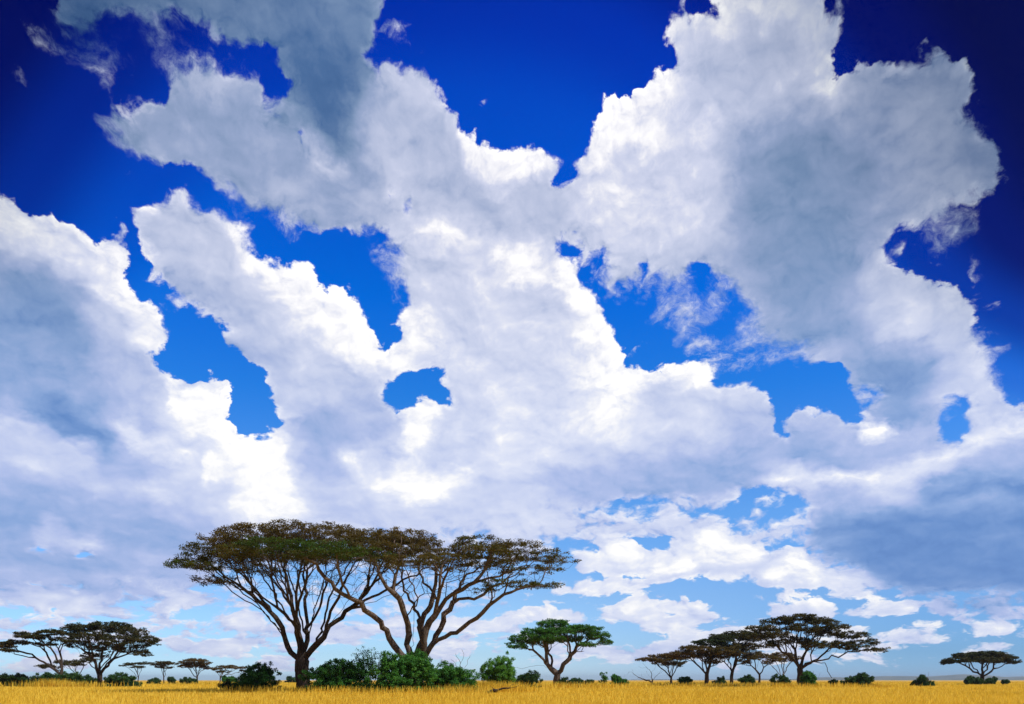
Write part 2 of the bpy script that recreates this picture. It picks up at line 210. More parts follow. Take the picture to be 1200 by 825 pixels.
def build_sky():
    w = bpy.data.worlds.new("World"); sc.world = w; w.use_nodes = True
    nt = w.node_tree; N = nt.nodes; L = nt.links
    N.clear()
    def put(sock, v):
        if isinstance(v, bpy.types.NodeSocket): L.new(v, sock)
        elif v is not None: sock.default_value = v
    def M(op, a, b=None, c=None, clamp=False):
        n = N.new('ShaderNodeMath'); n.operation = op; n.use_clamp = clamp
        put(n.inputs[0], a); put(n.inputs[1], b); put(n.inputs[2], c)
        return n.outputs[0]
    def V(op, a, b=None, scale=None):
        n = N.new('ShaderNodeVectorMath'); n.operation = op
        put(n.inputs[0], a); put(n.inputs[1], b)
        if scale is not None: put(n.inputs['Scale'], scale)
        return n.outputs[1] if op in ('LENGTH', 'DOT_PRODUCT', 'DISTANCE') else n.outputs[0]
    def XYZ(x, y, z=0.0):
        n = N.new('ShaderNodeCombineXYZ'); put(n.inputs[0], x); put(n.inputs[1], y); put(n.inputs[2], z); return n.outputs[0]
    def sep(v):
        n = N.new('ShaderNodeSeparateXYZ'); L.new(v, n.inputs[0]); return n.outputs
    def mix(f, a, b, mode='MIX'):
        n = N.new('ShaderNodeMix'); n.data_type = 'RGBA'; n.blend_type = mode; n.clamp_factor = True
        put(n.inputs[0], f); put(n.inputs[6], a); put(n.inputs[7], b); return n.outputs[2]
    def ramp(f, stops, mode='LINEAR'):
        n = N.new('ShaderNodeValToRGB'); r = n.color_ramp; r.interpolation = mode; e = r.elements
        e[0].position = stops[0][0]; e[0].color = (*stops[0][1], 1)
        e[1].position = stops[-1][0]; e[1].color = (*stops[-1][1], 1)
        for p, c in stops[1:-1]:
            q = e.new(p); q.color = (*c, 1)
        put(n.inputs[0], f); return n.outputs[0]
    def noise(v, scale, detail, rough=.55, dist=0.0, col=False, lac=2.0):
        n = N.new('ShaderNodeTexNoise'); n.noise_dimensions = '2D'; put(n.inputs['Vector'], v)
        n.inputs['Scale'].default_value = scale; n.inputs['Detail'].default_value = detail
        n.inputs['Roughness'].default_value = rough; n.inputs['Distortion'].default_value = dist
        n.inputs['Lacunarity'].default_value = lac
        return n.outputs[1] if col else n.outputs[0]
    def puff(v, scale, detail, rough=.5):
        n = N.new('ShaderNodeTexVoronoi'); n.voronoi_dimensions = '2D'; n.feature = 'F1'; put(n.inputs['Vector'], v)
        n.inputs['Scale'].default_value = scale; n.inputs['Detail'].default_value = detail
        n.inputs['Roughness'].default_value = rough
        n.normalize = True
        return n.outputs[0]
    def sstep(x, lo, hi):
        n = N.new('ShaderNodeMapRange'); n.interpolation_type = 'SMOOTHSTEP'
        put(n.inputs[0], x); put(n.inputs[1], lo); put(n.inputs[2], hi); return n.outputs[0]

    geo = N.new('ShaderNodeTexCoord'); d = V('NORMALIZE', geo.outputs['Generated'])
    dx, dy, dz = sep(d)
    az = M('ARCTAN2', dx, dy); el = M('ARCSINE', dz)
    elp = M('MAXIMUM', el, 0.0)
    # cloud-size coordinate: puffs shrink and flatten towards the horizon as the deck recedes
    elq = M('ADD', M('MULTIPLY', elp, 1.0), M('MULTIPLY', M('LOGARITHM', M('ADD', elp, .10), math.e), .22))
    P = XYZ(az, elq)
    # wind-torn displacement of the table lookup
    w1 = V('SUBTRACT', noise(P, 9.0, 4.0, .6, col=True), (.5, .5, .5))
    w2 = V('SUBTRACT', noise(P, 34.0, 4.0, .65, col=True), (.5, .5, .5))
    wob = V('ADD', V('MULTIPLY', w1, (.050, .050, 0)), V('MULTIPLY', w2, (.020, .020, 0)))
    lowk = M('MULTIPLY_ADD', sstep(elp, .03, .30), .85, .15)
    wx, wy, _ = sep(wob)
    azw = M('ADD', az, M('MULTIPLY', wx, M('MULTIPLY_ADD', lowk, .5, .5))); elw = M('ADD', elp, M('MULTIPLY', wy, lowk))
    U = M('MULTIPLY', M('PINGPONG', M('MULTIPLY_ADD', azw, .5 / CLOUD_AZ, .5), 1.0), float(NCOL - 1))
    Vr = M('MULTIPLY', M('POWER', M('PINGPONG', M('MAXIMUM', M('DIVIDE', elw, CLOUD_EL), 0.0), 1.0), 1 / 1.15), float(NROW - 1))
    us = [M('MULTIPLY_ADD', U, 1 / 31.0, -float(k)) for k in range(3)]       # three ramps of 32 stops side by side per row
    acc = [None] * 3
    for r in range(NROW):
        g = bpy.data.node_groups.new('cloud_row', 'ShaderNodeTree'); gi = g.nodes.new('NodeGroupInput'); go = g.nodes.new('NodeGroupOutput')
        for k in range(3):
            g.interface.new_socket('u%d' % k, in_out='INPUT', socket_type='NodeSocketFloat'); g.interface.new_socket('c%d' % k, in_out='OUTPUT', socket_type='NodeSocketColor')
        for k in range(3):
            n = g.nodes.new('ShaderNodeValToRGB'); e = n.color_ramp.elements
            for q in range(32):
                p = e[q] if q == 0 else e[len(e) - 1] if q == 31 else e.new(q / 31)
                p.color = (*[float(v) for v in TABLE[r, 31 * k + q]], 1)
            g.links.new(gi.outputs[k], n.inputs[0]); g.links.new(n.outputs[0], go.inputs[k])
        gn = N.new('ShaderNodeGroup'); gn.node_tree = g
        f = M('SUBTRACT', Vr, float(r - 1)) if r else None
        for k in range(3):
            L.new(us[k], gn.inputs[k]); a = gn.outputs[k]
            acc[k] = a if r == 0 else mix(f, acc[k], a)
    table = mix(M('GREATER_THAN', U, 31.0), acc[0], mix(M('GREATER_THAN', U, 62.0), acc[1], acc[2]))
    s = N.new('ShaderNodeSeparateColor'); L.new(table, s.inputs[0])
    cover, bright, soft = s.outputs
    bright = M('MULTIPLY', bright, 1.1)
    crisp = M('SUBTRACT', 1.0, soft)

    # torn and billowing detail, sampled twice: here and a little towards the sun
    Q = V('ADD', P, V('SCALE', w1, scale=.05))
    Q2 = V('ADD', Q, (.0035, .0090, 0))
    def detail(q):
        f = noise(q, 17.0, 9.0, .66)
        b1 = M('SUBTRACT', 1.0, puff(q, 30.0, 3.0, .5))
        return f, b1
    f1, b1 = detail(Q); f2, b2 = detail(Q2)
    fine = noise(Q, 70.0, 5.0, .68)
    lowt = M('MULTIPLY_ADD', sstep(elp, .10, .30), .75, .25)
    tear = M('ADD', M('MULTIPLY', M('SUBTRACT', f1, .5), M('MULTIPLY', M('MULTIPLY_ADD', soft, 1.1, .24), lowt)),
             M('MULTIPLY', M('SUBTRACT', b1, .70), M('MULTIPLY_ADD', crisp, 1.25, .0)))
    tear = M('ADD', tear, M('MULTIPLY', M('SUBTRACT', fine, .5), M('MULTIPLY_ADD', soft, .70, .06)))
    edge = M('SUBTRACT', 1.0, M('ABSOLUTE', M('MULTIPLY_ADD', cover, 2.0, -1.0)))     # 1 at a table edge, 0 deep inside or in the clear
    D = M('ADD', cover, M('MULTIPLY', tear, M('MULTIPLY_ADD', edge, .85, .40)))
    D = M('MULTIPLY_ADD', M('SUBTRACT', D, .5), M('MULTIPLY_ADD', sstep(elp, .08, .28), -1.1, 2.1), .5)
    D = M('SUBTRACT', D, .05)
    wdt = M('MULTIPLY_ADD', soft, .42, .03)
    alpha = sstep(D, M('SUBTRACT', .5, wdt), M('ADD', .5, wdt))
    # light on the puffs
    bright = M('ADD', bright, M('MULTIPLY', M('MULTIPLY', M('SUBTRACT', b1, .70), crisp), .15))
    # broad swells of each bank, lit from above right
    big = M('SUBTRACT', noise(Q, 8.5, 3.0, .5), noise(V('ADD', Q, (.010, .022, 0)), 8.5, 3.0, .5))
    heap = M('SUBTRACT', puff(V('ADD', Q, (.006, .014, 0)), 12.0, 1.0, .5), puff(Q, 12.0, 1.0, .5))
    bright = M('ADD', bright, M('MULTIPLY', M('ADD', M('MULTIPLY', big, .17), M('MULTIPLY', heap, .06)), M('MULTIPLY_ADD', sstep(bright, .2, .5), .7, .3)))
    rim = M('SUBTRACT', 1.0, sstep(D, .50, 1.0))
    lit = sstep(bright, .62, .95)
    vis = M('ADD', M('MULTIPLY_ADD', rim, .75, .07), M('MULTIPLY', lit, .40))
    relief = M('ADD', M('MULTIPLY', M('SUBTRACT', f1, f2), .8), M('MULTIPLY', M('SUBTRACT', b1, b2), M('MULTIPLY_ADD', crisp, .8, .08)))
    # sunlit heads stand out from the grey body with a torn, knobbly border
    bn = M('ADD', bright, M('ADD', M('MULTIPLY', M('SUBTRACT', b1, .66), .24), M('MULTIPLY', M('SUBTRACT', f1, .5), .40)))
    head = sstep(bn, .74, 1.0)
    bright = M('ADD', M('MULTIPLY_ADD', M('MINIMUM', bright, .80), 1.12, -.10), M('MULTIPLY', head, .17))
    br = M('ADD', bright, M('MULTIPLY', relief, vis))
    br = M('ADD', br, M('MULTIPLY', M('SUBTRACT', f1, .5), M('MULTIPLY_ADD', rim, .25, .15)))
    br = M('ADD', br, M('MULTIPLY', M('MULTIPLY', rim, M('SUBTRACT', crisp, .3)), .16))
    high = ramp(br, [(0, (.025, .085, .24)), (.2, (.072, .155, .34)), (.35, (.18, .275, .46)), (.5, (.31, .39, .60)), (.7, (.62, .66, .84)), (.85, (.88, .88, .95)), (1, (1.06, 1.05, 1.06))])
    low = ramp(br, [(0, (.055, .15, .45)), (.2, (.15, .29, .62)), (.35, (.27, .41, .73)), (.5, (.45, .54, .84)), (.7, (.73, .78, .95)), (.85, (.94, .95, .99)), (1, (1.08, 1.07, 1.06))])
    cloud = mix(sstep(elp, .22, .56), low, high)

    # clear air: Nishita, deepened with elevation the way slide film behind a polarising filter records it
    sky = N.new('ShaderNodeTexSky'); sky.sky_type = 'NISHITA'; sky.sun_disc = False
    sky.sun_elevation = SUN_EL; sky.sun_rotation = SUN_AZ
    sky.altitude = 1100
    tint = ramp(M('DIVIDE', elp, .8), [(0, (.78, 1.25, 2.2)), (.04, (.60, .98, 1.68)), (.13, (.66, 1.02, 1.56)), (.25, (.60, 1.14, 1.74)), (.42, (.13, .94, 1.97)), (.55, (.0, .80, 2.2)), (.68, (.0, .60, 2.2)), (.85, (.0, .36, 2.0)), (1, (.0, .25, 1.7))])
    air = V('MULTIPLY', sky.outputs[0], tint)
    # the low air is milkier to the left and centre, bluer towards the rain on the right
    milk = ramp(M('MULTIPLY_ADD', az, .7, .5), [(0, (1.30, 1.18, 1.0)), (.50, (1.42, 1.20, 1.0)), (.66, (1.1, 1.0, .95)), (.82, (.70, .78, .82)), (1, (.62, .72, .78))])
    air = mix(sstep(elp, .20, .02), air, V('MULTIPLY', air, milk))
    off = V('LENGTH', XYZ(M('MULTIPLY', M('ADD', az, .05), M('MULTIPLY_ADD', sstep(elp, .12, .48), .5, .5)), M('MULTIPLY', M('SUBTRACT', elp, .20), .95)))
    k = ramp(off, [(0, (1, 1, 1)), (.40, (.92, .95, 1)), (.48, (.45, .58, .82)), (.56, (.12, .20, .46)), (.63, (.02, .045, .20)), (.70, (.01, .02, .10)), (1, (.01, .015, .06))], 'EASE')  # lens vignette and polariser darkening painted into the air away from centre
    air = V('MULTIPLY', air, k)
    kc = ramp(off, [(0, (1, 1, 1)), (.46, (1, 1, 1)), (.70, (.38, .45, .52)), (1, (.3, .36, .45))], 'EASE')  # the same corner vignette painted into the cloud colour
    out = mix(alpha, air, V('MULTIPLY', V('SCALE', cloud, scale=10.0), kc))
    bg = N.new('ShaderNodeBackground'); L.new(out, bg.inputs[0]); bg.inputs[1].default_value = .1
    o = N.new('ShaderNodeOutputWorld'); L.new(bg.outputs[0], o.inputs[0])
build_sky()

# ----------------------------------------------------------------------------------------------
# helpers
def rgb(r, g, b): return (r, g, b, 1.0)
def px(x, y, d):
    """a point seen at photo pixel (x, y), d metres in front of the eye"""
    return np.array([(x - 600.0) / FPX * d, d, EYE + (HZ - y) / FPX * d])
def make_mesh(name, verts, quads, tris, mats, parent=None, smooth=True, attrs=None):
    """one mesh object from arrays of quads (n,4) and triangles (m,3)"""
    V = np.asarray(verts, np.float32).reshape(-1, 3)
    quads = np.asarray(quads, np.int32).reshape(-1, 4); tris = np.asarray(tris, np.int32).reshape(-1, 3)
    me = bpy.data.meshes.new(name)
    me.vertices.add(len(V)); me.vertices.foreach_set('co', V.ravel())
    loops = np.concatenate([quads.ravel(), tris.ravel()])
    me.loops.add(len(loops)); me.loops.foreach_set('vertex_index', loops)
    starts = np.concatenate([np.arange(len(quads)) * 4, len(quads) * 4 + np.arange(len(tris)) * 3]).astype(np.int32)
    me.polygons.add(len(starts)); me.polygons.foreach_set('loop_start', starts)
    if smooth: me.polygons.foreach_set('use_smooth', np.ones(len(starts), bool))
    for k, v in (attrs or {}).items():
        a = me.attributes.new(k, 'FLOAT', 'POINT'); a.data.foreach_set('value', np.asarray(v, np.float32))
    me.update(calc_edges=True)
    for m in (mats if isinstance(mats, (list, tuple)) else [mats]): me.materials.append(m)
    o = bpy.data.objects.new(name, me); col.objects.link(o)
    if parent is not None: o.parent = parent
    return o
def thing(name, label, cat, loc, group=None):
    o = bpy.data.objects.new(name, None); col.objects.link(o); o.empty_display_size = .5
    o.location = loc; o['label'] = label; o['category'] = cat
    if group: o['group'] = group
    return o
class Mat:
    """small node-material writer"""
    def __init__(s, name):
        s.m = bpy.data.materials.new(name); s.m.use_nodes = True; s.nt = s.m.node_tree; s.N = s.nt.nodes; s.L = s.nt.links
        s.N.clear(); s.out = s.N.new('ShaderNodeOutputMaterial')
    def put(s, k, v):
        if isinstance(v, bpy.types.NodeSocket): s.L.new(v, k)
        elif v is not None: k.default_value = v
    def node(s, t, props=None, **ins):
        n = s.N.new(t)
        for k, v in (props or {}).items(): setattr(n, k, v)
        for k, v in ins.items(): s.put(n.inputs[k.replace('_', ' ')], v)
        return n
    def noise(s, vec, scale, detail=4.0, rough=.6):
        return s.node('ShaderNodeTexNoise', None, Vector=vec, Scale=scale, Detail=detail, Roughness=rough).outputs[0]
    def ramp(s, f, stops):
        n = s.N.new('ShaderNodeValToRGB'); e = n.color_ramp.elements
        e[0].position, e[0].color = stops[0][0], rgb(*stops[0][1]); e[1].position, e[1].color = stops[-1][0], rgb(*stops[-1][1])
        for p, c in stops[1:-1]:
            q = e.new(p); q.color = rgb(*c)
        s.put(n.inputs[0], f); return n.outputs[0]
    def math(s, op, a, b=None):
        n = s.N.new('ShaderNodeMath'); n.operation = op; s.put(n.inputs[0], a); s.put(n.inputs[1], b); return n.outputs[0]
    def mix(s, f, a, b, mode='MIX'):
        n = s.N.new('ShaderNodeMix'); n.data_type = 'RGBA'; n.blend_type = mode
        s.put(n.inputs[0], f); s.put(n.inputs[6], a); s.put(n.inputs[7], b); return n.outputs[2]
    def attr(s, name):
        n = s.N.new('ShaderNodeAttribute'); n.attribute_name = name; return n.outputs['Fac']
    def leafy(s, colour, through, amount=.35, rough=.6):
        d = s.node('ShaderNodeBsdfPrincipled', None, Base_Color=colour, Roughness=rough); d.inputs['Specular IOR Level'].default_value = .15
        t = s.node('ShaderNodeBsdfTranslucent', None, Color=through)
        x = s.node('ShaderNodeMixShader', None, Fac=amount); s.L.new(d.outputs[0], x.inputs[1]); s.L.new(t.outputs[0], x.inputs[2])
        s.L.new(x.outputs[0], s.out.inputs[0]); return s.m
    def solid(s, colour, rough=.9, bump=None, dist=.02, strength=.6):
        d = s.node('ShaderNodeBsdfPrincipled', None, Base_Color=colour, Roughness=rough); d.inputs['Specular IOR Level'].default_value = .2
        if bump is not None:
            b = s.node('ShaderNodeBump', None, Height=bump, Strength=strength, Distance=dist); s.L.new(b.outputs[0], d.inputs['Normal'])
        s.L.new(d.outputs[0], s.out.inputs[0]); return s.m

# ----------------------------------------------------------------------------------------------
# materials
def mat_bark(name, a, b, c):
    m = Mat(name); g = m.node('ShaderNodeNewGeometry').outputs['Position']
    v = m.node('ShaderNodeVectorMath', {'operation': 'MULTIPLY'}); m.L.new(g, v.inputs[0]); v.inputs[1].default_value = (3.2, 3.2, .8)
    n = m.noise(v.outputs[0], 1.4, 7.0, .68); n2 = m.noise(g, .55, 3.0)
    c0 = m.ramp(n, [(.28, a), (.5, b), (.72, c)])
    c0 = m.mix(m.math('MULTIPLY', n2, .55), c0, rgb(*[x * .55 for x in b]))
    return m.solid(c0, .92, n, .12, .9)
def mat_leaf(name, stops, through=1.3, amount=.3):
    """leaf colour follows the spray's own tint (dry to fresh) with a little variety leaf by leaf"""
    m = Mat(name); g = m.node('ShaderNodeNewGeometry')
    t = m.math('ADD', m.attr('tint'), m.math('MULTIPLY', m.math('SUBTRACT', g.outputs['Random Per Island'], .5), .34))
    c = m.ramp(t, stops)
    th = m.mix(1.0, c, rgb(through * 1.1, through, through * .35), 'MULTIPLY')
    return m.leafy(c, th, amount)
BARK_DARK = mat_bark('acacia_bark', (.020, .015, .012), (.055, .040, .032), (.12, .088, .070))
BARK_WARM = mat_bark('pale_acacia_bark', (.042, .031, .026), (.125, .094, .078), (.26, .205, .17))  # lighter, warmer version of the acacia bark
BARK_GREY = mat_bark('dead_wood', (.06, .05, .045), (.16, .135, .12), (.30, .26, .23))
LEAF_DRY = mat_leaf('dry_acacia_leaf', [(0, (.122, .088, .027)), (.35, (.078, .068, .020)), (.6, (.052, .074, .017)), (1, (.038, .105, .015))])
LEAF_OLIVE = mat_leaf('olive_acacia_leaf', [(0, (.12, .080, .028)), (.25, (.062, .054, .020)), (.5, (.034, .042, .015)), (1, (.026, .055, .016))])
LEAF_GREEN = mat_leaf('fresh_acacia_leaf', [(0, (.06, .11, .022)), (.5, (.045, .150, .026)), (1, (.07, .21, .035))])
LEAF_BUSH = mat_leaf('bush_leaf', [(0, (.030, .095, .024)), (.5, (.050, .190, .036)), (1, (.12, .29, .045))], 1.2, .28)
LEAF_SHRUB = mat_leaf('dark_shrub_leaf', [(0, (.022, .048, .020)), (.6, (.032, .088, .026)), (1, (.06, .13, .035))], 1.1, .22)

def mat_grass():
    m = Mat('dry_grass'); g = m.node('ShaderNodeNewGeometry'); p = g.outputs['Position']
    n = m.noise(p, .05, 4.0, .6); n2 = m.noise(p, .9, 3.0, .6)
    f = m.math('ADD', m.math('MULTIPLY', n, .55), m.math('MULTIPLY', n2, .25))
    f = m.math('ADD', f, m.math('MULTIPLY', g.outputs['Random Per Island'], .32))
    c = m.ramp(f, [(.22, (.36, .19, .012)), (.42, (.66, .43, .034)), (.62, (.86, .64, .08)), (.9, (.94, .78, .20))])
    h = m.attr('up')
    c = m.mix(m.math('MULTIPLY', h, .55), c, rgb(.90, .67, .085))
    gr = m.attr('green'); c = m.mix(gr, c, rgb(.22, .22, .03))
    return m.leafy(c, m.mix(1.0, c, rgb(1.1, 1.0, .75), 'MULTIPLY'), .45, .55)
GRASS = mat_grass()

def mat_plain():
    m = Mat('straw_plain'); p = m.node('ShaderNodeNewGeometry').outputs['Position']
    n = m.noise(p, .02, 8.0, .65); n2 = m.noise(p, 2.5, 4.0, .7)
    f = m.math('ADD', m.math('MULTIPLY', n, .6), m.math('MULTIPLY', n2, .4))
    c = m.ramp(f, [(.35, (.42, .23, .03)), (.55, (.62, .38, .05)), (.7, (.72, .47, .075))])
    far = m.noise(p, .0012, 3.0, .6); c = m.mix(m.math('MULTIPLY', far, .25), c, rgb(.34, .30, .10))
    return m.solid(c, .95, n2, .1, .5)
def mat_hill():
    m = Mat('hill_scrub'); p = m.node('ShaderNodeNewGeometry').outputs['Position']
    c = m.ramp(m.noise(p, .004, 6.0, .6), [(.35, (.05, .07, .05)), (.65, (.13, .13, .075))])
    return m.solid(c, .95)

# ----------------------------------------------------------------------------------------------
# ground, far hills
def build_ground():
    nx = [-12500, -6000, -2500, -800, -200, 0, 200, 800, 2500, 6000, 12500]
    ny = [-1500, -400, -50, 0, 30, 90, 200, 500, 1500, 4000, 8000, 12500]
    v = [(x, y, 0) for y in ny for x in nx]; n = len(nx)
    q = [(j * n + i, j * n + i + 1, (j + 1) * n + i + 1, (j + 1) * n + i) for j in range(len(ny) - 1) for i in range(n - 1)]
    o = make_mesh('ground', v, q, [], mat_plain()); o['kind'] = 'structure'
build_ground()

def build_hills(seed, y0, x0, x1, hmax, depth, bumps):
    rg = np.random.default_rng(seed); nx, ny = 160, 14
    xs = np.linspace(x0, x1, nx); prof = np.zeros(nx)
    t = np.linspace(0, 1, nx)
    for c, w_, h in bumps: prof = np.maximum(prof, h * np.exp(-((t - c) / w_) ** 2))
    for k in range(1, 6):
        ph = rg.uniform(0, 6.28); prof += .10 / k * np.sin(t * 17 * k + ph) * prof
    ends = np.clip(np.minimum(t, 1 - t) * 8, 0, 1)
    v = []
    for j in range(ny):
        s = j / (ny - 1); env = math.sin(math.pi * s) ** .8 if 0 < s < 1 else 0
        wob = 1 + .18 * np.sin(t * 41 + j * 1.7) * env
        for i in range(nx): v.append((xs[i], y0 + depth * s + 200 * math.sin(t[i] * 9), max(0, prof[i] * env * ends[i] * hmax * wob[i]) - .5))
    q = [(j * nx + i, j * nx + i + 1, (j + 1) * nx + i + 1, (j + 1) * nx + i) for j in range(ny - 1) for i in range(nx - 1)]
    o = make_mesh('hills', v, q, [], HILL); o['kind'] = 'structure'
HILL = mat_hill()
build_hills(3, 9000, -900, 8200, 62, 2200, [(.30, .04, .20), (.42, .05, .28), (.53, .05, .5), (.63, .08, .9), (.72, .06, 1.0), (.85, .10, .7)])
build_hills(8, 7600, 4300, 5600, 30, 900, [(.3, .2, .6), (.6, .2, .8), (.85, .15, .9)])

# the air over the plain
def build_haze():
    m = Mat('plain_air'); vol = m.N.new('ShaderNodeVolumePrincipled')
    vol.inputs['Color'].default_value = rgb(.66, .80, 1.0); vol.inputs['Density'].default_value = HAZE_DENSITY; vol.inputs['Anisotropy'].default_value = .3
    m.L.new(vol.outputs[0], m.out.inputs['Volume'])
    x0, x1, y0, y1, z0, z1 = -13000, 13000, -1600, 13000, -1.6, 66
    v = [(x, y, z) for z in (z0, z1) for y in (y0, y1) for x in (x0, x1)]
    q = [(0, 2, 3, 1), (4, 5, 7, 6), (0, 1, 5, 4), (2, 6, 7, 3), (0, 4, 6, 2), (1, 3, 7, 5)]
    o = make_mesh('haze', v, q, [], m.m, smooth=False); o['kind'] = 'stuff'
    o['label'] = 'thin blue air over the far plain'
HAZE_DENSITY = 7.5e-5
if HAZE_DENSITY: build_haze()

# ----------------------------------------------------------------------------------------------
# plants: a skeleton grows from the drawn limbs to every leafy spray by the cheapest road (distance to the
# wood plus some of the way back to the root), wood thickens with the sprays it carries
class Plant:
    def __init__(s, seed):
        s.rg = np.random.default_rng(seed); s.P = np.zeros((0, 3)); s.par = []; s.ln = []; s.limb = []; s.tips = []; s.tint = []
    def add(s, p, par, limb):
        l = 0.0 if par < 0 else s.ln[par] + float(np.linalg.norm(p - s.P[par]))
        s.P = np.vstack([s.P, p[None]]); s.par.append(par); s.ln.append(l); s.limb.append(limb); return len(s.par) - 1
    def path(s, pts, limb, step, wob=.25, start=None):
        """a drawn limb: smooth line through pts; it leaves the wood at the node nearest its first point"""
        pts = np.array(pts, float)
        if start is None: start = -1 if len(s.par) == 0 else int(np.argmin(np.linalg.norm(s.P - pts[0], axis=1)))
        if start < 0: cur = s.add(pts[0], -1, limb)
        else: cur = start; pts[0] = s.P[start]
        n = len(pts)
        ext = np.vstack([2 * pts[0] - pts[1], pts, 2 * pts[-1] - pts[-2]])
        for i in range(n - 1):
            p0, p1, p2, p3 = ext[i:i + 4]; L = np.linalg.norm(p2 - p1); m = max(1, int(round(L / step)))
            for k in range(1, m + 1):
                t = k / m
                q = .5 * ((2 * p1) + (-p0 + p2) * t + (2 * p0 - 5 * p1 + 4 * p2 - p3) * t * t + (-p0 + 3 * p1 - 3 * p2 + p3) * t ** 3)
                q = q + s.rg.normal(0, wob * step * .35, 3)
                cur = s.add(q, cur, limb)
        return cur
    def grow(s, A, tint, bf=.55, step=.6, up=.12, avoid_below=0):
        """join every spray point in A to the wood"""
        A = np.array(A, float); n = len(A); best = np.full(n, 1e9); who = np.full(n, -1); done = np.zeros(n, bool)
        def upd(lo):
            Q = s.P[lo:]; ln = np.array(s.ln[lo:])
            for a in range(0, len(Q), 400):
                d = np.linalg.norm(A[:, None, :] - Q[None, a:a + 400], axis=2)
                dz = A[:, None, 2] - Q[None, a:a + 400, 2]
                c = d + bf * ln[None, a:a + 400] + up * np.maximum(0, -dz) * 4 + 3.0 * np.maximum(0, s.zmin - Q[None, a:a + 400, 2])
                j = np.argmin(c, 1); v = c[np.arange(n), j]; b = v < best
                best[b] = v[b]; who[b] = j[b] + lo + a
        upd(s.minnode)
        for _ in range(n):
            c = np.where(done, 1e9, best); i = int(np.argmin(c)); done[i] = True
            a = who[i]; p0 = s.P[a]; p1 = A[i]; L = float(np.linalg.norm(p1 - p0)); m = max(1, int(round(L / step))); lo = len(s.par); cur = int(a)
            bow = np.array([0, 0, -.10 * L]) + s.rg.normal(0, .05 * L, 3)
            for k in range(1, m + 1):
                t = k / m; q = p0 + (p1 - p0) * t + bow * (4 * t * (1 - t)) * (1 if m > 1 else 0)
                if k < m: q = q + s.rg.normal(0, .06 * step, 3)
                cur = s.add(q, cur, s.limb[a])
            s.tips.append(cur); s.tint.append(tint[i]); upd(lo)
    minnode = 0; zmin = -1e9
    def radii(s, r_root, r_tip, rmin_limb=None):
        n = len(s.par); leaf = np.zeros(n); kids = [[] for _ in range(n)]
        for i, p in enumerate(s.par):
            if p >= 0: kids[p].append(i)
        order = np.argsort(s.ln, kind='stable')[::-1]
        for i in order:
            if not kids[i]: leaf[i] = max(leaf[i], 1)
            if s.par[i] >= 0: leaf[s.par[i]] += leaf[i]
        top = max(leaf[0], 2); e = math.log(r_root / r_tip) / math.log(top)
        s.r = r_tip * leaf ** e; s.kids = kids; s.leaf = leaf
        if rmin_limb:
            ln = np.array(s.ln)
            for i in range(n):
                if s.limb[i] in rmin_limb: s.r[i] = max(s.r[i], rmin_limb[s.limb[i]] * (1.0 - .035 * max(0, ln[i] - 2)) if i < s.drawn else 0)
        return s
    drawn = 0
    def chains(s):
        out = []; stack = [(0, -1)]
        while stack:
            i, frm = stack.pop(); ch = [frm, i] if frm >= 0 else [i]
            while s.kids[i]:
                k = sorted(s.kids[i], key=lambda j: -s.leaf[j] - (1e6 if s.limb[j] == s.limb[i] and j < s.drawn else 0))
                for j in k[1:]: stack.append((j, i))
                i = k[0]; ch.append(i)
            out.append((ch, frm))
        return out
    def tubes(s, groups, flare=1.5, flare_h=1.0, rough=.06):
        """sweep every chain; groups(limb, radius) names the mesh a chain belongs to"""
        bag = {}
        for ch, frm in s.chains():
            if len(ch) < 2: continue
            P = s.P[ch]; R = s.r[ch].copy()
            if frm >= 0: R[0] = min(R[0], R[1] * 1.15)
            rm = R[1]; ns = 12 if rm > .22 else 8 if rm > .10 else 5 if rm > .04 else 3
            if frm < 0:
                z = P[:, 2] - P[0, 2]; R = R * (1 + (flare - 1) * np.exp(-z / max(flare_h, .01)))
            T = np.gradient(P, axis=0); T /= np.linalg.norm(T, axis=1)[:, None] + 1e-9
            ref = np.array([1., 0, 0]) if abs(T[0, 0]) < .8 else np.array([0, 1., 0])
            u = ref - T[0] * ref.dot(T[0]); u /= np.linalg.norm(u); ring = []
            for k in range(len(P)):
                u = u - T[k] * u.dot(T[k]); u /= np.linalg.norm(u) + 1e-9; w_ = np.cross(T[k], u)
                a = np.arange(ns) * 2 * math.pi / ns
                rr = R[k] * (1 + (s.rg.normal(0, rough, ns) if ns >= 8 else 0))
                ring.append(P[k] + np.cos(a)[:, None] * u * np.asarray(rr).reshape(-1, 1) + np.sin(a)[:, None] * w_ * np.asarray(rr).reshape(-1, 1))
            Vv = np.concatenate(ring); m = len(P); i0 = np.arange(ns); i1 = (i0 + 1) % ns
            q = np.concatenate([np.stack([k * ns + i0, k * ns + i1, (k + 1) * ns + i1, (k + 1) * ns + i0], 1) for k in range(m - 1)])
            cap = [( (m - 1) * ns, (m - 1) * ns + k, (m - 1) * ns + k + 1) for k in range(1, ns - 1)]
            g = groups(s.limb[ch[1]], rm, frm)
            b = bag.setdefault(g, [[], [], [], 0]); b[0].append(Vv); b[1].append(q + b[3]); b[2].append(np.array(cap).reshape(-1, 3) + b[3]); b[3] += len(Vv)
        return {g: (np.concatenate(b[0]), np.concatenate(b[1]), np.concatenate(b[2])) for g, b in bag.items()}
